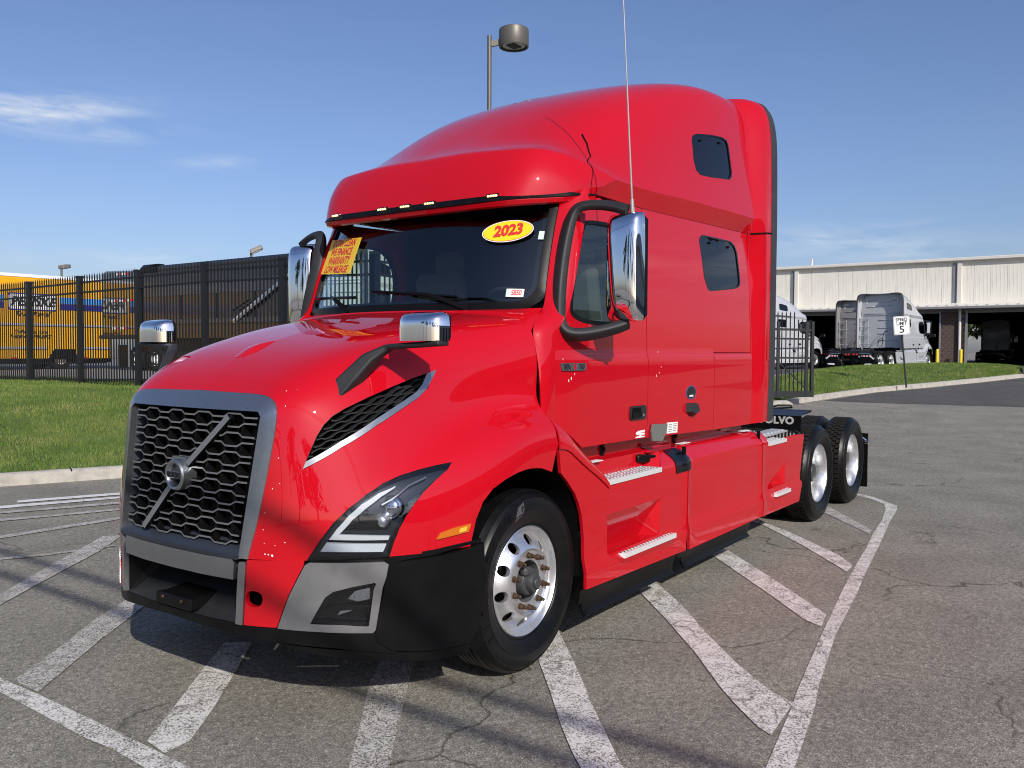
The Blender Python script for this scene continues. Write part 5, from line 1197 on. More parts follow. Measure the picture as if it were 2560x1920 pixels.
STRIPES = [
 ([(-.3, -.36), (-.593, -.551), (-.989, -.884), (-1.328, -1.161), (-1.73, -1.50), (-1.72, -1.69), (-1.232, -1.296), (-.885, -1.03), (-.472, -.721), (-.2, -.5)], 1),
 ([(6.837, -1.527), (6.643, -1.701), (6.319, -1.759), (5.663, -1.831), (4.261, -2.019), (3.298, -2.139), (2.677, -2.227), (2.161, -2.29), (1.6, -2.358), (.73, -2.506), (.434, -2.57), (-.6, -2.74), (-.62, -2.63), (.368, -2.477), (.583, -2.437), (1.329, -2.32), (1.969, -2.225), (2.831, -2.101), (3.524, -2.012), (4.267, -1.925), (4.841, -1.842), (5.677, -1.748), (6.333, -1.642), (6.64, -1.56)], 0),
 ([(7.40, -.8), (7.238, -1.099), (7.121, -1.311), (6.879, -1.518), (6.70, -1.56), (6.658, -1.551), (6.932, -1.354), (7.114, -1.13), (7.28, -.8)], 0),
 ([(6.3, -.96), (5.038, -1.79), (4.834, -1.815), (5.95, -.96)], 1), ([(5.1, -.45), (4.474, -1.156), (3.787, -1.8), (3.47, -2.0), (3.23, -2.015), (3.969, -1.44), (4.658, -.834), (4.9, -.45)], 0),
 ([(3.9, -.5), (2.777, -1.513), (1.995, -2.195), (1.72, -2.24), (1.793, -2.117), (2.349, -1.63), (3.6, -.5)], 0), ([(2.5, -.5), (1.606, -1.342), (1.173, -1.692), (.784, -2.035), (.50, -2.33), (.42, -2.47), (.0, -2.50), (.05, -2.42), (.228, -2.248), (.362, -2.127), (.815, -1.771), (1.282, -1.366), (2.1, -.62)], 0),
 ([(1.1, -.55), (.12, -1.413), (-.17, -1.655), (-.455, -1.906), (-.618, -2.053), (-.9, -2.33), (-1.12, -2.28), (-.807, -1.993), (-.682, -1.861), (-.476, -1.672), (-.157, -1.4), (.5, -.82), (.8, -.55)], 0),
 ([(-.7, .55), (-1.054, .266), (-1.42, -.041), (-1.70, -.27), (-1.72, -.44), (-1.588, -.422), (-1.306, -.201), (-1.006, .061), (-.6, .42)], 0),
 ([(-.2, 2.15), (-.536, 1.864), (-.911, 1.603), (-1.336, 1.241), (-1.635, 1.012), (-1.715, .945), (-1.716, .68), (-1.547, .819), (-1.121, 1.179), (-.9, 1.349), (-.1, 1.98)], 1),
 ([(-1.745, 3.4), (-1.739, .849), (-1.73, .659), (-1.728, .247), (-1.73, -.158), (-1.728, -.295), (-1.733, -.563), (-1.74, -2.2), (-1.86, -2.2), (-1.847, -.537), (-1.833, -.249), (-1.848, .011), (-1.836, .405), (-1.832, .706), (-1.83, .971), (-1.84, 3.4)], 0),
 ([(-1.742, 2.05), (-1.142, 2.576), (-.409, 3.223), (.048, 3.608), (.42, 3.93), (.55, 3.83), (.274, 3.55), (.062, 3.36), (-.415, 2.992), (-.772, 2.706), (-1.252, 2.319), (-1.742, 1.88)], 1)]
for poly, f in STRIPES: flat('painted_stripe', poly, RPAINT if f == 0 else RPAINT2, .003+.0005*len(ground.children), ground)
for poly, m_ in (([(-1.5, 4.25), (-.596, 3.86), (-.228, 3.652), (.3, 3.52), (.28, 3.46), (-.257, 3.591), (-.632, 3.774), (-1.5, 4.15)], RPAINT2), ([(-1.6, 4.76), (-.231, 4.716), (.392, 4.697), (2.6, 4.63), (2.6, 4.53), (.332, 4.576), (-.286, 4.587), (-1.6, 4.62)], RPAINT2), ([(-1.6, 6.25), (.143, 5.593), (.714, 5.34), (1.307, 5.124), (2.6, 4.66), (2.6, 4.57), (1.253, 5.029), (.664, 5.239), (.088, 5.465), (-1.6, 6.12)], RPAINT2),
                 ([(-1.6, 6.75), (.316, 5.999), (1.536, 5.52), (3, 4.95), (3, 4.82), (1.46, 5.388), (.27, 5.892), (-1.6, 6.62)], RPAINT2), ([(-1.6, 7.2), (.471, 6.363), (1.722, 5.841), (3, 5.32), (3, 5.20), (1.657, 5.727), (.398, 6.192), (-1.6, 7.03)], RPAINT3), ([(.846, 6.521), (1.875, 6.105), (3, 5.65), (3, 5.50), (1.788, 5.954), (.779, 6.375)], RPAINT3)):
    flat('painted_line', poly, m_, .003+.0004*len(ground.children), ground)
P = [(.05+.55*math.cos(a)*.85-.1*math.sin(a), 6.62+.30*math.sin(a)) for a in np.linspace(-1.3, 1.9, 14)]; Q = [(.05+.36*math.cos(a)*.85-.1*math.sin(a), 6.62+.17*math.sin(a)) for a in np.linspace(1.9, -1.3, 14)]
flat('painted_letter', P+Q, RPAINT3, .004, ground)
dark = flat('dark_pavement', [(21.63, 3.3), (22.113, 1.421), (23.226, -1.574), (24.5, -5.0), (27, -12), (52, -12), (62.5, -6), (62.5, 40), (34, 40), (33, 8), (38.7, 6.6), (44, 5.4), (54, 5), (49, 2.1), (41, .1), (36.763, -.6), (32.4, .45), (28.53, 1.55), (25.5, 2.6), (22.27, 3.22)], ASPHD, .006, None, 2.0); tag(dark, 'darker newer asphalt sheet before the building', kind='structure')
# ---- left lawn bank, kerb, yard behind the fence
KL = np.array([(-9, 11.9), (-3, 9.45), (1.212, 7.785), (2.506, 7.271), (4.0, 6.65), (5.2, 6.05), (7.5, 5.55), (12, 5.0), (17, 4.3), (18.97, 3.94)])
def along(P, n): t = np.linspace(0, len(P)-1, n); return np.stack([np.interp(t, range(len(P)), P[:, 0]), np.interp(t, range(len(P)), P[:, 1])], -1)
def kerbmesh(name, line, w, h, inward, label):
    L_ = along(line, 60); g = MB(); V = []
    for i, p in enumerate(L_):
        d = L_[min(i+1, 59)]-L_[max(i-1, 0)]; d /= np.linalg.norm(d); n = np.array((-d[1], d[0]))*inward; z = float(hz(*p)); q = p+n*w
        V += [(p[0], p[1], z-.05), (p[0]+n[0]*.01, p[1]+n[1]*.01, z+h-.02), (p[0]+n[0]*.035, p[1]+n[1]*.035, z+h), (q[0], q[1], z+h+.004), (q[0], q[1], z-.05)]
    g.add(V, gridF(60, 5)); o = g.build(name, CONC, None, 40); tag(o, label, kind='structure'); return o
kerbmesh('kerb', KL, .17, .15, 1, 'pale concrete kerb along the left lawn')
# joints cut in the kerb face
g = MB()
for t in (-6.2, -3.1, 0.0):
    p = np.array((1.98, 7.49))+np.array((.93, -.37))*t; g.box((p[0]+.03, p[1]+.1, .085), (.012, .2, .15), np.array(Matrix.Rotation(R(-21.7), 3, 'Z')))
tag(g.build('kerb_joint', BLKM, None, 0), 'dark expansion joints in the left kerb', kind='structure')
KF = along(KL, 240)
def lawn_z(x, y):
    x = np.atleast_1d(x); y = np.atleast_1d(y); d = np.sqrt((x[:, None]-KF[None, :, 0])**2+(y[:, None]-KF[None, :, 1])**2).min(1)
    t = np.clip((d-.15)/7.5, 0, 1); h0 = hz(x, y); return np.maximum(h0+.15+(.90-h0-.15)*(t*t*(3-2*t))*np.clip((d+2)/9, 0, 1)**.2, h0+.14)+.025*np.sin(x*1.9+y*1.1)*np.clip(d/3, 0, 1)
_n = np.array([(-(KF[min(i+1, 239)]-KF[max(i-1, 0)])[1], (KF[min(i+1, 239)]-KF[max(i-1, 0)])[0]) for i in range(240)]); _n /= np.linalg.norm(_n, axis=1, keepdims=True)
inner_k = KF+_n*.165
LP_ = [tuple(p) for p in inner_k[::4]]+[(19.4, 7.5), (9.0, 9.4), (8.8, 30), (-30, 34), (-12, 14)]
def ev_l(x, y): return np.stack([x, y, lawn_z(x, y)], -1), np.tile(np.array([[0, 0, 1.]]), (len(x), 1))
V, F = patch(ev_l, LP_, [], 0, .3, (.6, .6), -1); lawn = mesh('lawn', V, F, TURF, None, 60); fixn(lawn); lawn.data.set_sharp_from_angle(angle=R(50))
tag(lawn, 'sloping green lawn bank below the iron fence', kind='structure')
yd = mesh('yard', [(8.7, 9.3, .87), (19.3, 7.4, .87), (33, 9, .87), (33, 120, .87), (-40, 120, .87), (-40, 31, .87), (8.6, 29.5, .87)], [tuple(range(7))], YARD, None, 0); tag(yd, 'pale concrete yard behind the iron fence', kind='structure')
if yd.data.polygons[0].normal.z < 0: yd.data.flip_normals()
def blades(name, pts, zf, h0, h1, wd, label):
    n = len(pts); a = np.random.rand(n)*2*math.pi; h = h0+(h1-h0)*np.random.rand(n)**1.5; le = (np.random.rand(n, 2)-.5)*.9; z = zf(pts)
    dx = np.cos(a)*wd; dy = np.sin(a)*wd; V = np.empty((n, 3, 3))
    V[:, 0] = np.stack([pts[:, 0]-dx, pts[:, 1]-dy, z-.004], -1); V[:, 1] = np.stack([pts[:, 0]+dx, pts[:, 1]+dy, z-.004], -1); V[:, 2] = np.stack([pts[:, 0]+le[:, 0]*h, pts[:, 1]+le[:, 1]*h, z+h], -1)
    me = bpy.data.meshes.new(name); me.vertices.add(3*n); me.vertices.foreach_set('co', V.reshape(-1)); me.loops.add(3*n); me.loops.foreach_set('vertex_index', np.arange(3*n, dtype=np.int32)); me.polygons.add(n); me.polygons.foreach_set('loop_start', np.arange(0, 3*n, 3, dtype=np.int32)); me.polygons.foreach_set('loop_total', np.full(n, 3, dtype=np.int32)); me.materials.append(BLADE); me.update(); me.validate()
    o = bpy.data.objects.new(name, me); COL.objects.link(o); tag(o, label, 'grass', kind='stuff'); return o
# scatter over the bank between kerb and fence (bilinear over the lawn grid)
n = 420000; P_ = np.stack([-7+16*np.random.rand(n), 6+26*np.random.rand(n)], -1); P_ = P_[inpoly(P_, LP_)]
dd = P_-np.array((CX, CY)); kk = dd@FH; la = dd@np.array((_rt.x, _rt.y)); P_ = P_[(la/kk > -.75) & (la/kk < -.30) & (np.random.rand(len(P_)) < (14/np.maximum(kk, 9))**1.5)]; PB = np.column_stack([P_, lawn_z(P_[:, 0], P_[:, 1])])
blades('grass', PB[:, :2], lambda p: PB[:, 2], .025, .075, .006, 'short mown green grass on the left lawn bank')
# ---- right island
IN = np.array([(18.972, 3.939), (19.998, 3.7), (22.267, 3.362), (25.5, 2.736), (28.53, 1.708), (32.39, .58), (36.763, -.448)]); IF = np.array([(20.5, 6.6), (25, 6.7), (32.263, 6.744), (38.739, 6.629), (44.5, 5.53), (53, 5.0), (49.775, 2.173), (43, .4), (36.9, -.40)])
kerbmesh('kerb', IN, .2, .14, 1, 'curved pale kerb of the right grass island'); 
a_ = along(IN, 40); b_ = along(IF, 40); rows = []
for t in np.linspace(0, 1, 12):
    q = (a_+np.array((.05, .18)))*(1-t)+b_*t; z = hz(q[:, 0], q[:, 1])+.13+.30*np.sin(math.pi*min(t, .97))**.8*np.clip(np.minimum(np.arange(40), 60-np.arange(40))/10., .3, 1)*(.9); rows.append(np.stack([q[:, 0], q[:, 1], z], -1))
IG = np.array(rows); isl = mesh('grass_island', IG.reshape(-1, 3), gridF(12, 40), TURF, None, 60); tag(isl, 'curved grass island beside the drive', kind='structure')
if isl.data.polygons[60].normal.z < 0: isl.data.flip_normals()
n = 70000; ti = np.random.rand(n)*10.99; tj = np.random.rand(n)*38.99; i0 = ti.astype(int); j0 = tj.astype(int); fi = (ti-i0)[:, None]; fj = (tj-j0)[:, None]
PB2 = IG[i0, j0]*(1-fi)*(1-fj)+IG[i0+1, j0]*fi*(1-fj)+IG[i0, j0+1]*(1-fi)*fj+IG[i0+1, j0+1]*fi*fj
blades('grass', PB2[:, :2], lambda p: PB2[:, 2], .03, .09, .009, 'green grass on the right kerbed island')
L_ = b_[8:34]; g = MB(); V = []
for i, p in enumerate(L_):
    d = L_[min(i+1, len(L_)-1)]-L_[max(i-1, 0)]; d /= np.linalg.norm(d); n_ = np.array((-d[1], d[0])); z = float(hz(*p))
    V += [(p[0]+n_[0]*.02, p[1]+n_[1]*.02, z), (p[0], p[1], z+.15), (p[0]+n_[0]*.22, p[1]+n_[1]*.22, z+.15), (p[0]+n_[0]*.22, p[1]+n_[1]*.22, z)]
g.add(V, gridF(len(L_), 4)); tag(g.build('kerb', CONC, None, 30), 'far pale kerb of the right grass island', kind='structure')

# ------------------------------------------------------------------ iron fences and gate
def zlawn(x, y):
    d = ((LG[:, :, 0]-x)**2+(LG[:, :, 1]-y)**2); i = np.unravel_index(d.argmin(), d.shape); return float(LG[i][2])
mp_ = MB(); mp_.box((0, 0, .5), (.024, .024, 1.0)); mp_.add([(-.012, -.012, 1.0), (.012, -.012, 1.0), (.012, .012, 1.0), (-.012, .012, 1.0), (0, 0, 1.03)], [(0, 1, 4), (1, 2, 4), (2, 3, 4), (3, 0, 4)])
_p = mp_.build('picket', FENB, None, 0); PICK = _p.data; bpy.data.objects.remove(_p)
_p = MB().box((0, 0, .5), (.12, .12, 1.0)).box((0, 0, 1.006), (.135, .135, .02)).build('post', FENB, None, 0); POST = _p.data; bpy.data.objects.remove(_p)
def bar(root, name, a, b_, w, h):
    g = MB(); g.sweep([a, b_], [(-w/2, -h/2), (w/2, -h/2), (w/2, h/2), (-w/2, h/2)]); return g.build(name, FENB, root, 0)
def fence(posts, label, npk=21, post_lean=0):
    root = empty('iron_fence', posts[0][:2]+(posts[0][2],)); tag(root, label, 'fence'); o0 = np.array(posts[0])
    for k, (x, y, z, zt_) in enumerate(posts):
        o = bpy.data.objects.new('post', POST); link(o, root); o.location = np.array((x, y, z))-o0[:3]-np.array((0, 0, .08)); o.scale = (1, 1, zt_-z+.08)
    for k in range(len(posts)-1):
        a = np.array(posts[k]); b_ = np.array(posts[k+1]); d = b_[:3]-a[:3]
        for (dz, top) in ((.12, False), (-.12, True), (-.36, True)):
            pa = np.array((a[0], a[1], (a[3] if top else a[2])+dz))-o0[:3]; pb = np.array((b_[0], b_[1], (b_[3] if top else b_[2])+dz))-o0[:3]; bar(root, 'rail', pa, pb, .038, .042)
        for i in range(1, npk+1):
            t = i/(npk+1); p = a*(1-t)+b_*t; o = bpy.data.objects.new('picket', PICK); link(o, root); o.location = p[:3]-o0[:3]+np.array((0, 0, .06)); o.scale = (1, 1, p[3]-p[2]-.05)
    return root
PX = [(6.98, 21.78), (7.03, 19.342), (7.0726, 16.902), (7.115, 14.463), (7.158, 12.023), (7.2, 9.583), (7.24, 7.143)]
FZ = [.86, .855, .88, .94, .93, .90, .86]; FT = [3.42, 3.44, 3.471, 3.503, 3.53, 3.505, 3.46]
fence([(x, y, z, t) for (x, y), z, t in zip(PX, FZ, FT)], 'black iron picket fence across the lawn in front of the yellow truck')
fence([(7.24+2.40*i, 7.143-.40*i, .86-.06*i, 3.46-.11*i) for i in range(0, 5)], 'black iron picket fence running back behind the red truck cab', 21)
gt = empty('iron_gate', (20.09, 3.2, .40)); tag(gt, 'open black iron gate leaf beside the red truck rear', 'gate')
gd = np.array((-.62, .785)); W_ = 2.6
def gp(t, z): return np.array((gd[0]*t, gd[1]*t, z))
bar(gt, 'bottom_rail', gp(-.05, .20), gp(W_, .16), .06, .17); bar(gt, 'rail', gp(0, 1.95), gp(W_, 1.99), .05, .06); bar(gt, 'rail', gp(0, 1.70), gp(W_, 1.73), .05, .05); bar(gt, 'rail', gp(0, 1.18), gp(W_, 1.2), .05, .05)
bar(gt, 'brace', gp(.12, .3), gp(1.6, 1.7), .03, .03); bar(gt, 'brace', gp(.6, 2.30), gp(W_, 2.46), .03, .04)
for t in (0, .16, .95, 1.9): bar(gt, 'upright', gp(t, .12), gp(t+.001, 2.18), .075, .075)
for i in range(22):
    t = .05+i*.115; o = bpy.data.objects.new('picket', PICK); link(o, gt); o.location = gp(t, .2); o.scale = (1, 1, 2.0 if t < .5 else 2.2)

# ------------------------------------------------------------------ speed limit sign
sg = empty('speed_sign', (26.466, 2.017, .70)); tag(sg, 'leaning white SPEED LIMIT 5 sign on the grass island', 'sign')
SB = np.array((26.466, 2.017, .70)); POLE = pbr('sign_post', (.05, .052, .055), .55, .5); SFACE = pbr('sign_white', (.78, .79, .79), .45); 
c4 = [np.array(p)-SB for p in ((26.183, 2.413, 2.908), (26.487, 1.988, 2.945), (26.524, 1.936, 2.348), (26.217, 2.366, 2.301))]
oc = sum(c4)/4; r_ = (c4[1]+c4[2]-c4[0]-c4[3])/2; u_ = (c4[0]+c4[1]-c4[2]-c4[3])/2; sw, sh_ = np.linalg.norm(r_), np.linalg.norm(u_); r_ /= sw; u_ -= r_*(u_@r_); u_ /= np.linalg.norm(u_); nn = np.cross(r_, u_)
g = MB(); g.tube([(0, 0, -.1), oc-u_*sh_*.2-nn*.03, oc+u_*sh_*.45-nn*.03], .028, 6); g.build('post', POLE, sg, 30)
def plate(nm, k, off, m_):
    Pq = rrect(-sw/2*k, sw/2*k, -sh_/2*k, sh_/2*k, .04, .04); V = [oc+r_*a+u_*b_+nn*off for a, b_ in Pq]; V += [v-nn*.004 for v in V]; n = len(Pq)
    return mesh(nm, V, [tuple(range(n)), tuple(range(2*n-1, n-1, -1))]+[(i, n+i, n+(i+1) % n, (i+1) % n) for i in range(n)], m_, sg, 0)
plate('panel', 1.0, 0, SFACE); plate('border', .955, .003, BLKI); plate('face', .925, .006, SFACE)
for tx, sz, dy in (('SPEED', .150, .31), ('LIMIT', .150, .10), ('5', .33, -.23)): text('sign_text', tx, sz, BLKI, sg, oc+u_*dy*sh_+nn*.0085, r_, u_, .001, .004, 0, 1.05, .92 if tx != '5' else 1.15)

# ------------------------------------------------------------------ lamp posts
LMP = pbr('bronze_lamp', (.13, .122, .105), .45, .3); LGL = pbr('lamp_glass', (.55, .56, .52), .25)
lp = empty('street_lamp', (12.145, 8.306, .3)); tag(lp, 'tall dark lamp post with a round drum head above the red truck', 'street lamp')
g = MB(); g.tube([(0, 0, -.3), (0, 0, 8.68)], .052, 14); g.build('pole', LMP, lp, 60)
rd = np.array((_rt.x, _rt.y, 0)); g = MB(); g.sweep([np.array((0, 0, 8.50))+rd*.04, np.array((0, 0, 8.54))+rd*.24], [(-.03, -.07), (.03, -.07), (.03, .06), (-.03, .06)]); g.build('arm', LMP, lp, 0)
hc = rd*.56+np.array((0, 0, 8.42)); g = MB(); g.lathe([(0, .42), (.30, .42), (.335, .40), (.345, .36), (.345, .02), (.335, 0), (.30, .01), (.30, .05)], 36, hc, 'z'); g.build('lamp_head', LMP, lp, 40)
g = MB(); g.lathe([(0, .03), (.30, .035)], 30, hc, 'z'); g.build('lens', LGL, lp, 60); g = MB(); g.lathe([(.27, .024), (.285, .018), (.30, .024)], 30, hc, 'z'); g.box(hc+np.array((0, 0, .045)), (.3, .22, .06)); g.build('lens_ring', GRAY, lp, 40)
for (loc, h, rz, lab, tilt) in (((26.757, 56.677, .8), 6.7, 20, 'short lamp post with a box head above the yellow truck', 12), ((28.07, 37.63, .8), 6.75, -40, 'slim lamp post with a tilted box head above the dark trailer', 26)):
    q = empty('street_lamp', loc, R(rz)); tag(q, lab, 'street lamp'); g = MB(); g.tube([(0, 0, 0), (0, 0, h-.2)], .07, 8); g.build('pole', LMP, q, 60)
    g = MB(); g.bbox((.28, 0, h), (.75, .5, .26), .05, np.array(Matrix.Rotation(R(-tilt), 3, 'Y'))); g.build('lamp_head', pbr('grey_lamp_head', (.22, .21, .19), .5, .2), q, 30)
    g = MB(); g.box((.30, 0, h-.14), (.55, .4, .02), np.array(Matrix.Rotation(R(-tilt), 3, 'Y'))); g.build('lens', LGL, q, 0)
# ------------------------------------------------------------------ yellow rental truck
YP = pbr('rental_yellow', (.80, .40, .004), .35, 0, .6); WP = pbr('rental_white', (.80, .80, .78), .4); NB = pbr('rental_navy', (.02, .02, .26), .4); SB_ = pbr('rental_sky_blue', (.05, .30, .80), .4); AL2 = pbr('rub_rail', (.62, .62, .60), .4, .4); TXT = pbr('sign_lettering', (.02, .015, .012), .5)
yt = empty('box_truck', (12.0, 34.8, .85)); tag(yt, 'yellow rental box truck with blue stripes behind the iron fence', 'truck')
def Y(x, y, z): return (x-12.0, y-34.8, z-.85)
g = MB(); g.box(Y(11.2, 34.85, 3.05), (12.1, 2.46, 3.42)); body = g.build('cargo_box', YP, yt, 0)
g = MB(); g.box(Y(11.2, 34.85, 4.80), (12.12, 2.50, .13)); g.build('roof_rail', WP, body, 0)
for (z, x0, x1) in ((2.76, 5.2, 16.9), (1.78, 5.2, 14.4), (1.78, 15.9, 17.2)): g = MB(); g.bbox(Y((x0+x1)/2, 33.60, z), (x1-x0, .06, .11), .02); g.build('rub_rail', AL2, body, 30)
for (z, h, m_) in ((3.83, .26, SB_), (3.55, .26, NB)):
    for (x0, x1) in ((14.99, 17.22), (5.3, 12.72)): g = MB(); g.box(Y((x0+x1)/2, 33.612, z), (x1-x0, .02, h)); g.build('stripe', m_, body, 0)
for (k, m_, o) in ((1.0, NB, .0), (.93, WP, .006)):
    Pq = rrect(-1.0*(k if k == 1 else .955), 1.0*(k if k == 1 else .955), -.36*(k if k == 1 else .86), .36*(k if k == 1 else .86), .1, .1); g = MB(); g.prism([(a+13.87-12, b_+3.71-.85) for a, b_ in Pq], 33.600-34.8-o, 33.62-34.8, 'y'); g.build('logo_panel', m_, body, 0)
text('logo_text', 'PENSKE', .52, TXT, body, Y(13.87, 33.59, 3.70), (1, 0, 0), (0, 0, 1), .003, .02, .28, 1.05, .98)
text('logo_text', 'Truck Rental', .27, TXT, body, Y(13.85, 33.615, 3.20), (1, 0, 0), (0, 0, 1), .003, .008, .3, 1.0, 1.0)
text('logo_text', 'GoPenske.com', .20, TXT, body, Y(13.75, 33.615, 2.45), (1, 0, 0), (0, 0, 1), .003, .004, .3, 1.0, 1.1); text('logo_text', '1-800-GO-PENSKE', .20, TXT, body, Y(13.75, 33.615, 2.25), (1, 0, 0), (0, 0, 1), .003, .006, .3, 1.0, 1.05)
g = MB(); g.prism([(14.45-12, 1.30-.85), (14.74-12, 1.74-.85), (15.62-12, 1.74-.85), (15.75-12, 1.30-.85)], 33.595-34.8, 33.63-34.8, 'y'); g.build('wheel_arch', BLKM, body, 0)
g = MB(); g.box(Y(11.2, 34.85, 1.22), (11.9, 1.9, .24)); g.build('underframe', CHS, yt, 0)
for i in range(24):
    g = MB(); g.box(Y(5.6+.5*i, 33.612, 1.36), (.26, .012, .06)); g.build('reflector', REDI if i % 2 else WP, body, 0) if i % 3 == 0 else None
for (x, y) in ((15.08, 33.80), (15.08, 35.9), (6.6, 33.80)):
    g = MB(); g.lathe([(.27, -.05), (.30, .02), (.40, .05), (.48, .03), (.515, -.02), (.515, -.26), (.3, -.28)], 32, (0, 0, 0), 'y', -1 if y < 34 else 1); o = g.build('wheel', TREAD, yt, 40); o.location = Y(x, y, 1.365)
    g = MB(); g.lathe([(.0, -.02), (.10, .0), (.12, -.09), (.20, -.10), (.27, -.02), (.285, .025), (.29, 0)], 24, (0, 0, 0), 'y', -1 if y < 34 else 1); g.build('rim', WP, o, 40)
g = MB(); g.box(Y(3.9, 34.85, 2.3), (2.4, 2.3, 2.6)); g.build('cab', YP, yt, 0)
g = MB(); g.box(Y(17.26, 34.85, 1.25), (.1, 2.4, .2)); g.build('rear_bumper', CHS, yt, 0)
# ------------------------------------------------------------------ dark dump trailer behind the fence
DK = pbr('trailer_black', (.012, .013, .016), .3, 0, .6, .1); DKG = pbr('trailer_grey_band', (.045, .05, .06), .4, 0, .3); DKT = pbr('trailer_gloss_black', (.010, .009, .008), .05, 0, 1.0, .01, 1.0, ior=2.2)
tr = empty('dump_trailer', (16.7, 24.0, .85)); tag(tr, 'long black dump trailer with a silver diagonal ram behind the fence', 'trailer')
def Q(x, y, z): return (x-16.7, y-24.0, z-.85)
g = MB(); g.box(Q(16.75, 21.0, 3.55), (2.45, 14.2, 2.75)); tb = g.build('trailer_body', DK, tr, 0)
g = MB(); g.box(Q(15.51, 21.0, 4.05), (.06, 14.1, .48)); g.build('side_band', DKG, tb, 0); g = MB(); g.bbox(Q(15.49, 21.0, 2.80), (.08, 13.8, .20), .02); g.build('side_rail', DKG, tb, 30)
g = MB(); g.bbox(Q(15.6, 20.6, 4.90), (.28, 13.0, .22), .06); g.build('top_rail', DK, tb, 30); g = MB(); g.bbox(Q(15.65, 27.55, 4.92), (.5, 1.25, .34), .12); g.build('tarp_roll', BLK, tb, 40)
for i in range(12): g = MB(); g.box(Q(15.515, 14.6+1.1*i, 3.35), (.05, .09, .9)); g.build('side_post', DK, tb, 0)
g = MB(); g.prism([(31.08-24, 2.16-.85), (28.15-24, 2.16-.85), (28.15-24, 4.85-.85), (30.7-24, 4.97-.85), (31.05-24, 4.85-.85)], 15.46-16.7, 17.9-16.7, 'x'); tg = g.build('tailgate', DKT, tr, 0)
for (z, ys_) in ((4.80, (29.85, 29.4)), (3.72, (30.2, 29.6, 29.05)), (2.60, (30.1, 29.5))):
    for i, y in enumerate(ys_): g = MB(); g.box(Q(15.445, y, z), (.02, .3, .09)); g.build('reflector', WHT, tg, 0); g = MB(); g.box(Q(15.446, y-.27, z), (.02, .22, .09)); g.build('reflector_red', REDI, tg, 0)
g = MB(); g.bbox(Q(15.42, 29.6, 2.25), (.2, 3.0, .16), .03); g.build('tail_sill', CHS, tg, 20)
for y in (30.3, 28.9): g = MB(); g.box(Q(15.9, y, 1.45), (.03, .65, .95)); g.build('mud_flap', BLK, tr, 0)
g = MB(); g.box(Q(16.6, 20.5, 1.75), (1.2, 13, .9)); g.box(Q(17.6, 22.0, 1.6), (.1, 18, 1.5)); g.box(Q(17.2, 29.2, 1.55), (.1, 3.6, 1.4)); g.build('underframe', CHS, tr, 0)  # underframe block, plus thin black sheets added to darken the view below the body
g = MB(); a = np.array(Q(15.40, 22.12, 2.795)); b_ = np.array(Q(15.40, 18.9, 4.42)); g.tube([a, a+(b_-a)*.45, b_], [.085, .085, .06], 12); g.bbox(a, (.16, .3, .2), .03); g.build('ram', CHR, tr, 50)
g = MB(); g.tube([a+np.array((0, .1, .35)), a+(b_-a)*.28+np.array((0, .02, .28))], .03, 6); g.build('ram_hose', BLK, tr, 50)
for y in (29.2, 27.8, 16.5, 15.2):
    g = MB(); g.lathe([(.2, -.02), (.29, .0), (.40, .04), (.48, .02), (.51, -.02), (.51, -.27)], 28, (0, 0, 0), 'x', -1); o = g.build('wheel', TREAD, tr, 40); o.location = Q(15.85, y, 1.36)
    g = MB(); g.lathe([(0, -.1), (.1, -.02), (.2, -.08), (.29, .01)], 20, (0, 0, 0), 'x', -1); g.build('rim', WP, o, 40)
# ------------------------------------------------------------------ two dark cars glimpsed under the trailer
def car(name, loc, rz, label, roofm):
    c = empty(name, loc, R(rz)); tag(c, label, 'car', 'dark cars in the yard behind the fence')
    prof = [(-2.2, .35), (-2.25, .7), (-2.1, .92), (-1.2, .98), (-.55, 1.38), (.7, 1.42), (1.45, 1.02), (2.15, .95), (2.28, .7), (2.25, .35)]
    rows = []
    for k_, (w, sc) in enumerate(((-.88, .86), (-.86, 1.0), (-.62, 1.02), (.62, 1.02), (.86, 1.0), (.88, .86))): rows.append([(x, w*(.84 if z > 1.1 else 1), .35+(z-.35)*sc) for x, z in prof])
    S = Surf(rows, .5); G_ = S.grid(np.linspace(0, 5, 18), np.linspace(0, 9, 40)); g = MB(); g.add(G_.reshape(-1, 3), gridF(18, 40)); bd_ = g.build('car_body', pbr(name+'_paint', (.015, .016, .018), .2, 0, 1), c, 40)
    g = MB(); g.bbox((.05, 0, 1.405), (1.15, 1.25, .05), .02); g.build('roof_panel', roofm, bd_, 30)
    for x, m_ in ((-2.24, REDI), (2.27, WHT)):
        for y in (-.62, .62): g = MB(); g.bbox((x, y, .76), (.05, .36, .13), .02); g.build('tail_light' if x < 0 else 'headlight', m_, bd_, 30)
    g = MB(); g.box((-2.26, 0, .62), (.02, .5, .12)); g.build('number_plate', WHT, bd_, 0)
    for x in (-1.4, 1.4):
        for y in (-.84, .84): g = MB(); g.lathe([(0, .02), (.2, .03), (.24, .0), (.31, .02), (.33, -.03), (.33, -.18)], 20, (x, y, .33), 'y', 1 if y > 0 else -1); g.build('wheel', TREAD, c, 40)
    return c
car('parked_car', (21.5, 28.5, 1.25), 20, 'dark car with a yellow roof seen under the black trailer', YEL); car('parked_car', (24.5, 25.5, 1.25), 100, 'dark grey car seen low behind the trailer and hood', DKG)

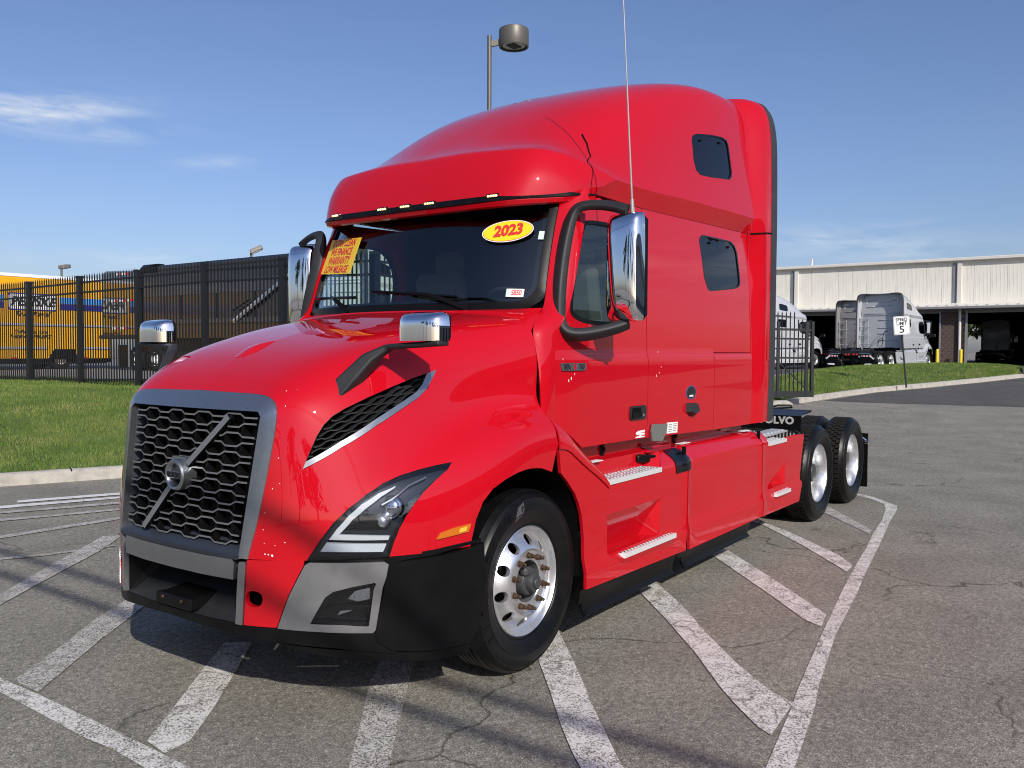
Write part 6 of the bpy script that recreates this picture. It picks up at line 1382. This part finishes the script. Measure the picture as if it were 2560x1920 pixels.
# ------------------------------------------------------------------ long pale building
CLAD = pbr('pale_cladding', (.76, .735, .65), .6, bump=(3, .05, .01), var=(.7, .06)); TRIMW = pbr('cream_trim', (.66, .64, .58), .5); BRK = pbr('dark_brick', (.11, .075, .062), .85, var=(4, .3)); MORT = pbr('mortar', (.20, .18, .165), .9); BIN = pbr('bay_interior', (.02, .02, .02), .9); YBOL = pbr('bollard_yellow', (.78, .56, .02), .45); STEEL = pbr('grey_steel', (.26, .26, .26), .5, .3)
bl = empty('warehouse', (64, 8, .82)); tag(bl, 'long low warehouse with pale metal cladding and open truck bays', 'building')
def Bq(x, y, z): return (x-64, y-8, z-.82)
BX = 64.0
g = MB(); g.box(Bq(64.25, 12.0, 6.72), (.3, 64, 3.2)); g.box(Bq(84, 12, 8.2), (40, 64, .2)); upw = g.build('upper_wall', CLAD, bl, 0)
ps = 1.02; y0 = -19.0; k_ = 0; pan = None
g = MB(); g.bbox((0, 0, 0), (.03, ps-.018, 3.02), .008)
for i in range(4): g.box((-.018, -.36+.24*i, 0), (.008, .02, 2.98))
_p = g.build('cladding_panel', CLAD, None, 20); PAN = _p.data; bpy.data.objects.remove(_p)
for i in range(46):
    o = bpy.data.objects.new('cladding_panel', PAN); link(o, upw); o.location = Bq(64.085, y0+ps*i, 6.68)
for y in (-5.7, 5.86, 17.3, 29): g = MB(); g.bbox(Bq(63.98, y, 6.65), (.16, .30, 3.1), .02); g.build('downspout', TRIMW, upw, 20); g = MB(); g.box(Bq(64.04, y+.32, 6.68), (.06, .22, 3.05)); g.build('panel_joint', STEEL, upw, 0)
g = MB(); g.bbox(Bq(63.92, 12, 8.32), (.42, 64, .22), .03); g.build('eave', TRIMW, bl, 20)
g = MB(); g.tube([Bq(64.2, 16.2, 8.4), Bq(64.2, 16.2, 9.0)], .08, 8); g.build('roof_vent', TRIMW, bl, 40)
g = MB(); g.prism([(62.9-64, 5.0-.82), (64.1-64, 5.28-.82), (64.1-64, 5.16-.82), (62.9-64, 4.9-.82)], -20-8, 44-8, 'y'); cn = g.build('canopy', TRIMW, bl, 0)
g = MB(); g.bbox(Bq(62.9, 12, 4.88), (.16, 64, .18), .03); g.build('gutter', STEEL, cn, 20)
for i in range(60): g = MB(); g.bbox(Bq(62.95, -14+.62*i, 5.06), (.1, .2, .05), .02); g.build('roof_rib', TRIMW, cn, 20)
g = MB(); g.box(Bq(64.2, 12, 4.8), (.25, 64, .5)); g.build('lintel', STEEL, bl, 0)
# brick piers, brick by brick
g = MB(); g.bbox((0, 0, 0), (.06, .392, .192), .006); _p = g.build('brick', BRK, None, 20); BR = _p.data; bpy.data.objects.remove(_p)
nb = 0
for (ya, yb) in ((5.45, 6.93), (16.6, 18.2), (-6.6, -4.9), (28, 29.5)):
    g = MB(); g.box(Bq(64.15, (ya+yb)/2, 2.72), (.5, yb-ya, 3.8)); pier = g.build('pier', MORT, bl, 0)
    if ya > 10 or ya < 0: pier.data.materials[0] = BRK; continue
    for r0 in range(19):
        z = .92+.2*r0; off = .2 if r0 % 2 else 0; y = ya-off+.2
        while y < yb+.1:
            if ya+.1 < y < yb-.02: o = bpy.data.objects.new('brick', BR); link(o, pier); o.location = Bq(63.885, y, z)
            y += .4
g = MB(); g.box(Bq(63.8, 5.32, 2.75), (.16, .14, 3.85)); g.box(Bq(63.8, 7.0, 2.75), (.16, .1, 3.85)); g.build('bay_post', STEEL, bl, 0)
g = MB(); g.tube([Bq(63.7, 5.72, .9), Bq(63.7, 5.74, 4.8), Bq(63.2, 5.78, 4.85)], .09, 8); g.build('drain_pipe', TRIMW, bl, 40)
# bay interior with a far opening
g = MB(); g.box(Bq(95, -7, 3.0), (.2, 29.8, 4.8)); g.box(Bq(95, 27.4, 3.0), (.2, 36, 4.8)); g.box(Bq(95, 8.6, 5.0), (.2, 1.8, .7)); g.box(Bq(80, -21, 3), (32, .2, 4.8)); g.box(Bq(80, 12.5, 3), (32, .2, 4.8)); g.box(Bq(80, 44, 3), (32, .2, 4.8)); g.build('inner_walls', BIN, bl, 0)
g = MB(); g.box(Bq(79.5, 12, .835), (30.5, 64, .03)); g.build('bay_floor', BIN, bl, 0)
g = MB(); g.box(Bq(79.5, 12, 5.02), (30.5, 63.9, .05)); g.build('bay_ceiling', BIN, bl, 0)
for (x, y, lab) in ((63.2, 7.05, 'yellow bollard left of the brick pier'), (63.2, 5.55, 'yellow bollard right of the brick pier')):
    g = MB(); g.lathe([(0, 1.18), (.07, 1.16), (.1, 1.10), (.105, 1.0), (.105, 0)], 14, (0, 0, 0), 'z'); o = g.build('bollard', YBOL, None, 40); o.location = (x, y, .82); tag(o, lab, 'bollard', 'yellow bollards at the bays')

# ------------------------------------------------------------------ other sleeper trucks (same model in other paint)
def paint(n, c, m=0.): return pbr(n, c, .34, m, .8, .05)
SKIP = ('lug_nut', 'paint_chip', 'sales_sticker', 'sticker_text', 'year_sticker', 'year_sticker_red_line', 'year_sticker_yellow', 'inspection_sticker', 'stock_number_sticker', 'stock_sticker_band', 'tyre_letter', 'tyre_emblem', 'round_sticker', 'round_sticker_face', 'round_sticker_panel', 'grey_plate', 'data_label', 'data_label_print', 'door_logo', 'badge_text', 'badge_inset', 'grille_ribs', 'vent_mesh', 'tread_studs', 'tread_holes', 'niche_grip', 'deck_grip', 'fender_lettering', 'fender_clip', 'emblem_letters', 'marker_led')
def truck(u, d, head, label, col, nm, metal=0.):
    """front axle centre at horizontal depth d, image column u of the right-hand front wheel"""
    lat = (u-1280)/2143.165*d; rt = np.array((_rt.x, _rt.y)); p = np.array((CX, CY))+FH*d+rt*lat; h = np.array((math.cos(R(head)), math.sin(R(head)))); right = np.array((h[1], -h[0])); p = p-right*1.15
    o = copy_tree(T, None, SKIP, {'red_paint': paint(nm, col, metal), 'red_plastic_panel': MT.get(nm) or paint(nm, col, metal)})
    o.location = (p[0], p[1], float(hz(p[0], p[1]))+.012 if p[1] < 7 or p[0] > 33 else .86); o.rotation_euler = (0, 0, R(head+180)); o['label'] = label; o['category'] = 'truck'; o['group'] = 'parked sleeper trucks in the yard'; return o
truck(2319.5, 46.6, -9.5, 'silver sleeper truck seen from behind, beside the speed limit sign', (.47, .49, .52), 'silver_truck_paint', .1)
truck(2249, 52.3, -9.5, 'darker grey sleeper truck second from the right, left of the silver one', (.27, .26, .255), 'grey_truck_paint', .1)
truck(2036, 47.5, -20, 'pale silver sleeper truck behind the open iron gate', (.50, .51, .53), 'pale_truck_paint', .1)
truck(2533, 83, 0, 'white sleeper truck parked inside the dark open bay', (.70, .70, .68), 'white_truck_paint')
truck(1075, 28.0, 12, 'white sleeper truck seen through the red truck windshield', (.74, .77, .75), 'ivory_truck_paint')
# ------------------------------------------------------------------ trees
LEAF = noisy('leaves', [(.03, .05, .012), (.055, .085, .022), (.09, .11, .04)], .6, .8); BARK = noisy('bark', [(.06, .045, .03), (.12, .09, .065)], 3)
def tree(loc, h, w, label, group=None, n=1600, seed=0, leaf=.16):
    rn = np.random.RandomState(seed); t = empty('tree', loc); tag(t, label, 'tree', group)
    g = MB(); g.tube([(0, 0, -.2), (.03*h*.2, 0, h*.3), (0, .02*h, h*.55)], [.03*h, .022*h, .012*h], 8)
    cl = []
    for i in range(16):
        a = rn.rand()*6.28; r_ = w*.5*rn.rand()**.6; z = h*(.42+.5*rn.rand()); q = np.array((r_*math.cos(a)*(1.15-.7*(z/h-.4)), r_*math.sin(a)*(1.15-.7*(z/h-.4)), z)); cl.append((q, w*(.12+.12*rn.rand())))
        g.tube([(0, 0, h*(.3+.2*rn.rand())), q*np.array((.5, .5, .85)), q], [.012*h, .008*h, .003*h], 6)
    g.build('trunk', BARK, t, 60)
    V = []; F = []
    for i in range(n):
        c, r_ = cl[rn.randint(len(cl))]; v = rn.randn(3); v /= np.linalg.norm(v); p = c+v*r_*(rn.rand()**.4)*np.array((1.1, 1.1, .8)); a = rn.randn(3); a /= np.linalg.norm(a); b_ = np.cross(a, rn.randn(3)); b_ /= np.linalg.norm(b_); s_ = leaf*(.6+.8*rn.rand()); k = len(V)
        V += [p-a*s_, p+b_*s_*.5, p+a*s_, p-b_*s_*.5]; F.append((k, k+1, k+2, k+3))
    mesh('crown', V, F, LEAF, t, 0); return t
tree((38.7, 74.35, .8), 8.4, 5.2, 'small round tree top above the yellow truck', None, 1500, 3, .22)
for i, (x, y, h) in enumerate(((112, 7, 9), (116, 10, 10), (114, 13, 8))): tree((x, y, .8), h, 8, ('left', 'middle', 'right')[i]+'most tree seen through the far side of the open bay', 'trees beyond the bay', 900, 20+i, .4)
# ------------------------------------------------------------------ overhead lines and what stands behind the viewer (seen as shadows and reflections)
WOOD = noisy('pole_wood', [(.08, .06, .045), (.16, .12, .09)], 4)
HW = 6.4; sx = SUN_DIR.x/SUN_DIR.z; sy = SUN_DIR.y/SUN_DIR.z
for k_, (xg, zz, lab) in enumerate(((-.40, HW, 'upper overhead cable casting the rear streak of shadow on the asphalt'), (-.75, HW-.45, 'lower overhead cable casting the front streak of shadow on the asphalt'))):
    x = xg+sx*zz; g = MB(); g.tube([(x, yy, zz+.0009*(yy+10)**2*.35) for yy in np.linspace(-45, 25, 40)], .036, 8); o = g.build('overhead_cable', BLK, None, 60); tag(o, lab, 'cable', 'overhead cables across the drive')
for (yy, lab) in ((-46, 'wooden utility pole behind the viewer, far end of the cables'), (26, 'wooden utility pole left of the view carrying the cables')):
    t = empty('utility_pole', (-6.3, yy, 0)); tag(t, lab, 'utility pole', 'utility poles'); g = MB(); g.tube([(0, 0, -.2), (0, 0, 8.6)], [.16, .11], 10); g.build('pole', WOOD, t, 60); g = MB(); g.bbox((0, 0, 7.6), (2.2, .1, .12), .02); g.build('crossarm', WOOD, t, 20)
of = empty('office_building', (20, -36, 0)); tag(of, 'long white office building behind the viewer, mirrored in the red doors', 'building')
g = MB(); g.box((0, 0, 3.0), (60, 12, 6.0)); ow = g.build('wall', pbr('office_wall', (.32, .31, .29), .7), of, 0); g = MB(); g.box((0, 0, 6.5), (61.5, 13.5, 1.1)); g.build('roof', STEEL, of, 0)
for i in range(14): g = MB(); g.box((-27+4.1*i, 6.02, 1.9), (2.6, .06, 2.2)); g.build('window', GLASSD if False else BLKG, ow, 0)
for i, (x, y, h) in enumerate(((-30, -14, 10), (-34, -4, 12), (-31, 8, 11), (-36, 20, 13), (-33, -26, 12), (-24, -38, 10))): tree((x, y, 0), h, 8, ('first', 'second', 'third', 'fourth', 'fifth', 'sixth')[i]+' tree of the row behind the viewer, counted from the middle', 'trees behind the viewer', 700, 40+i, .45)
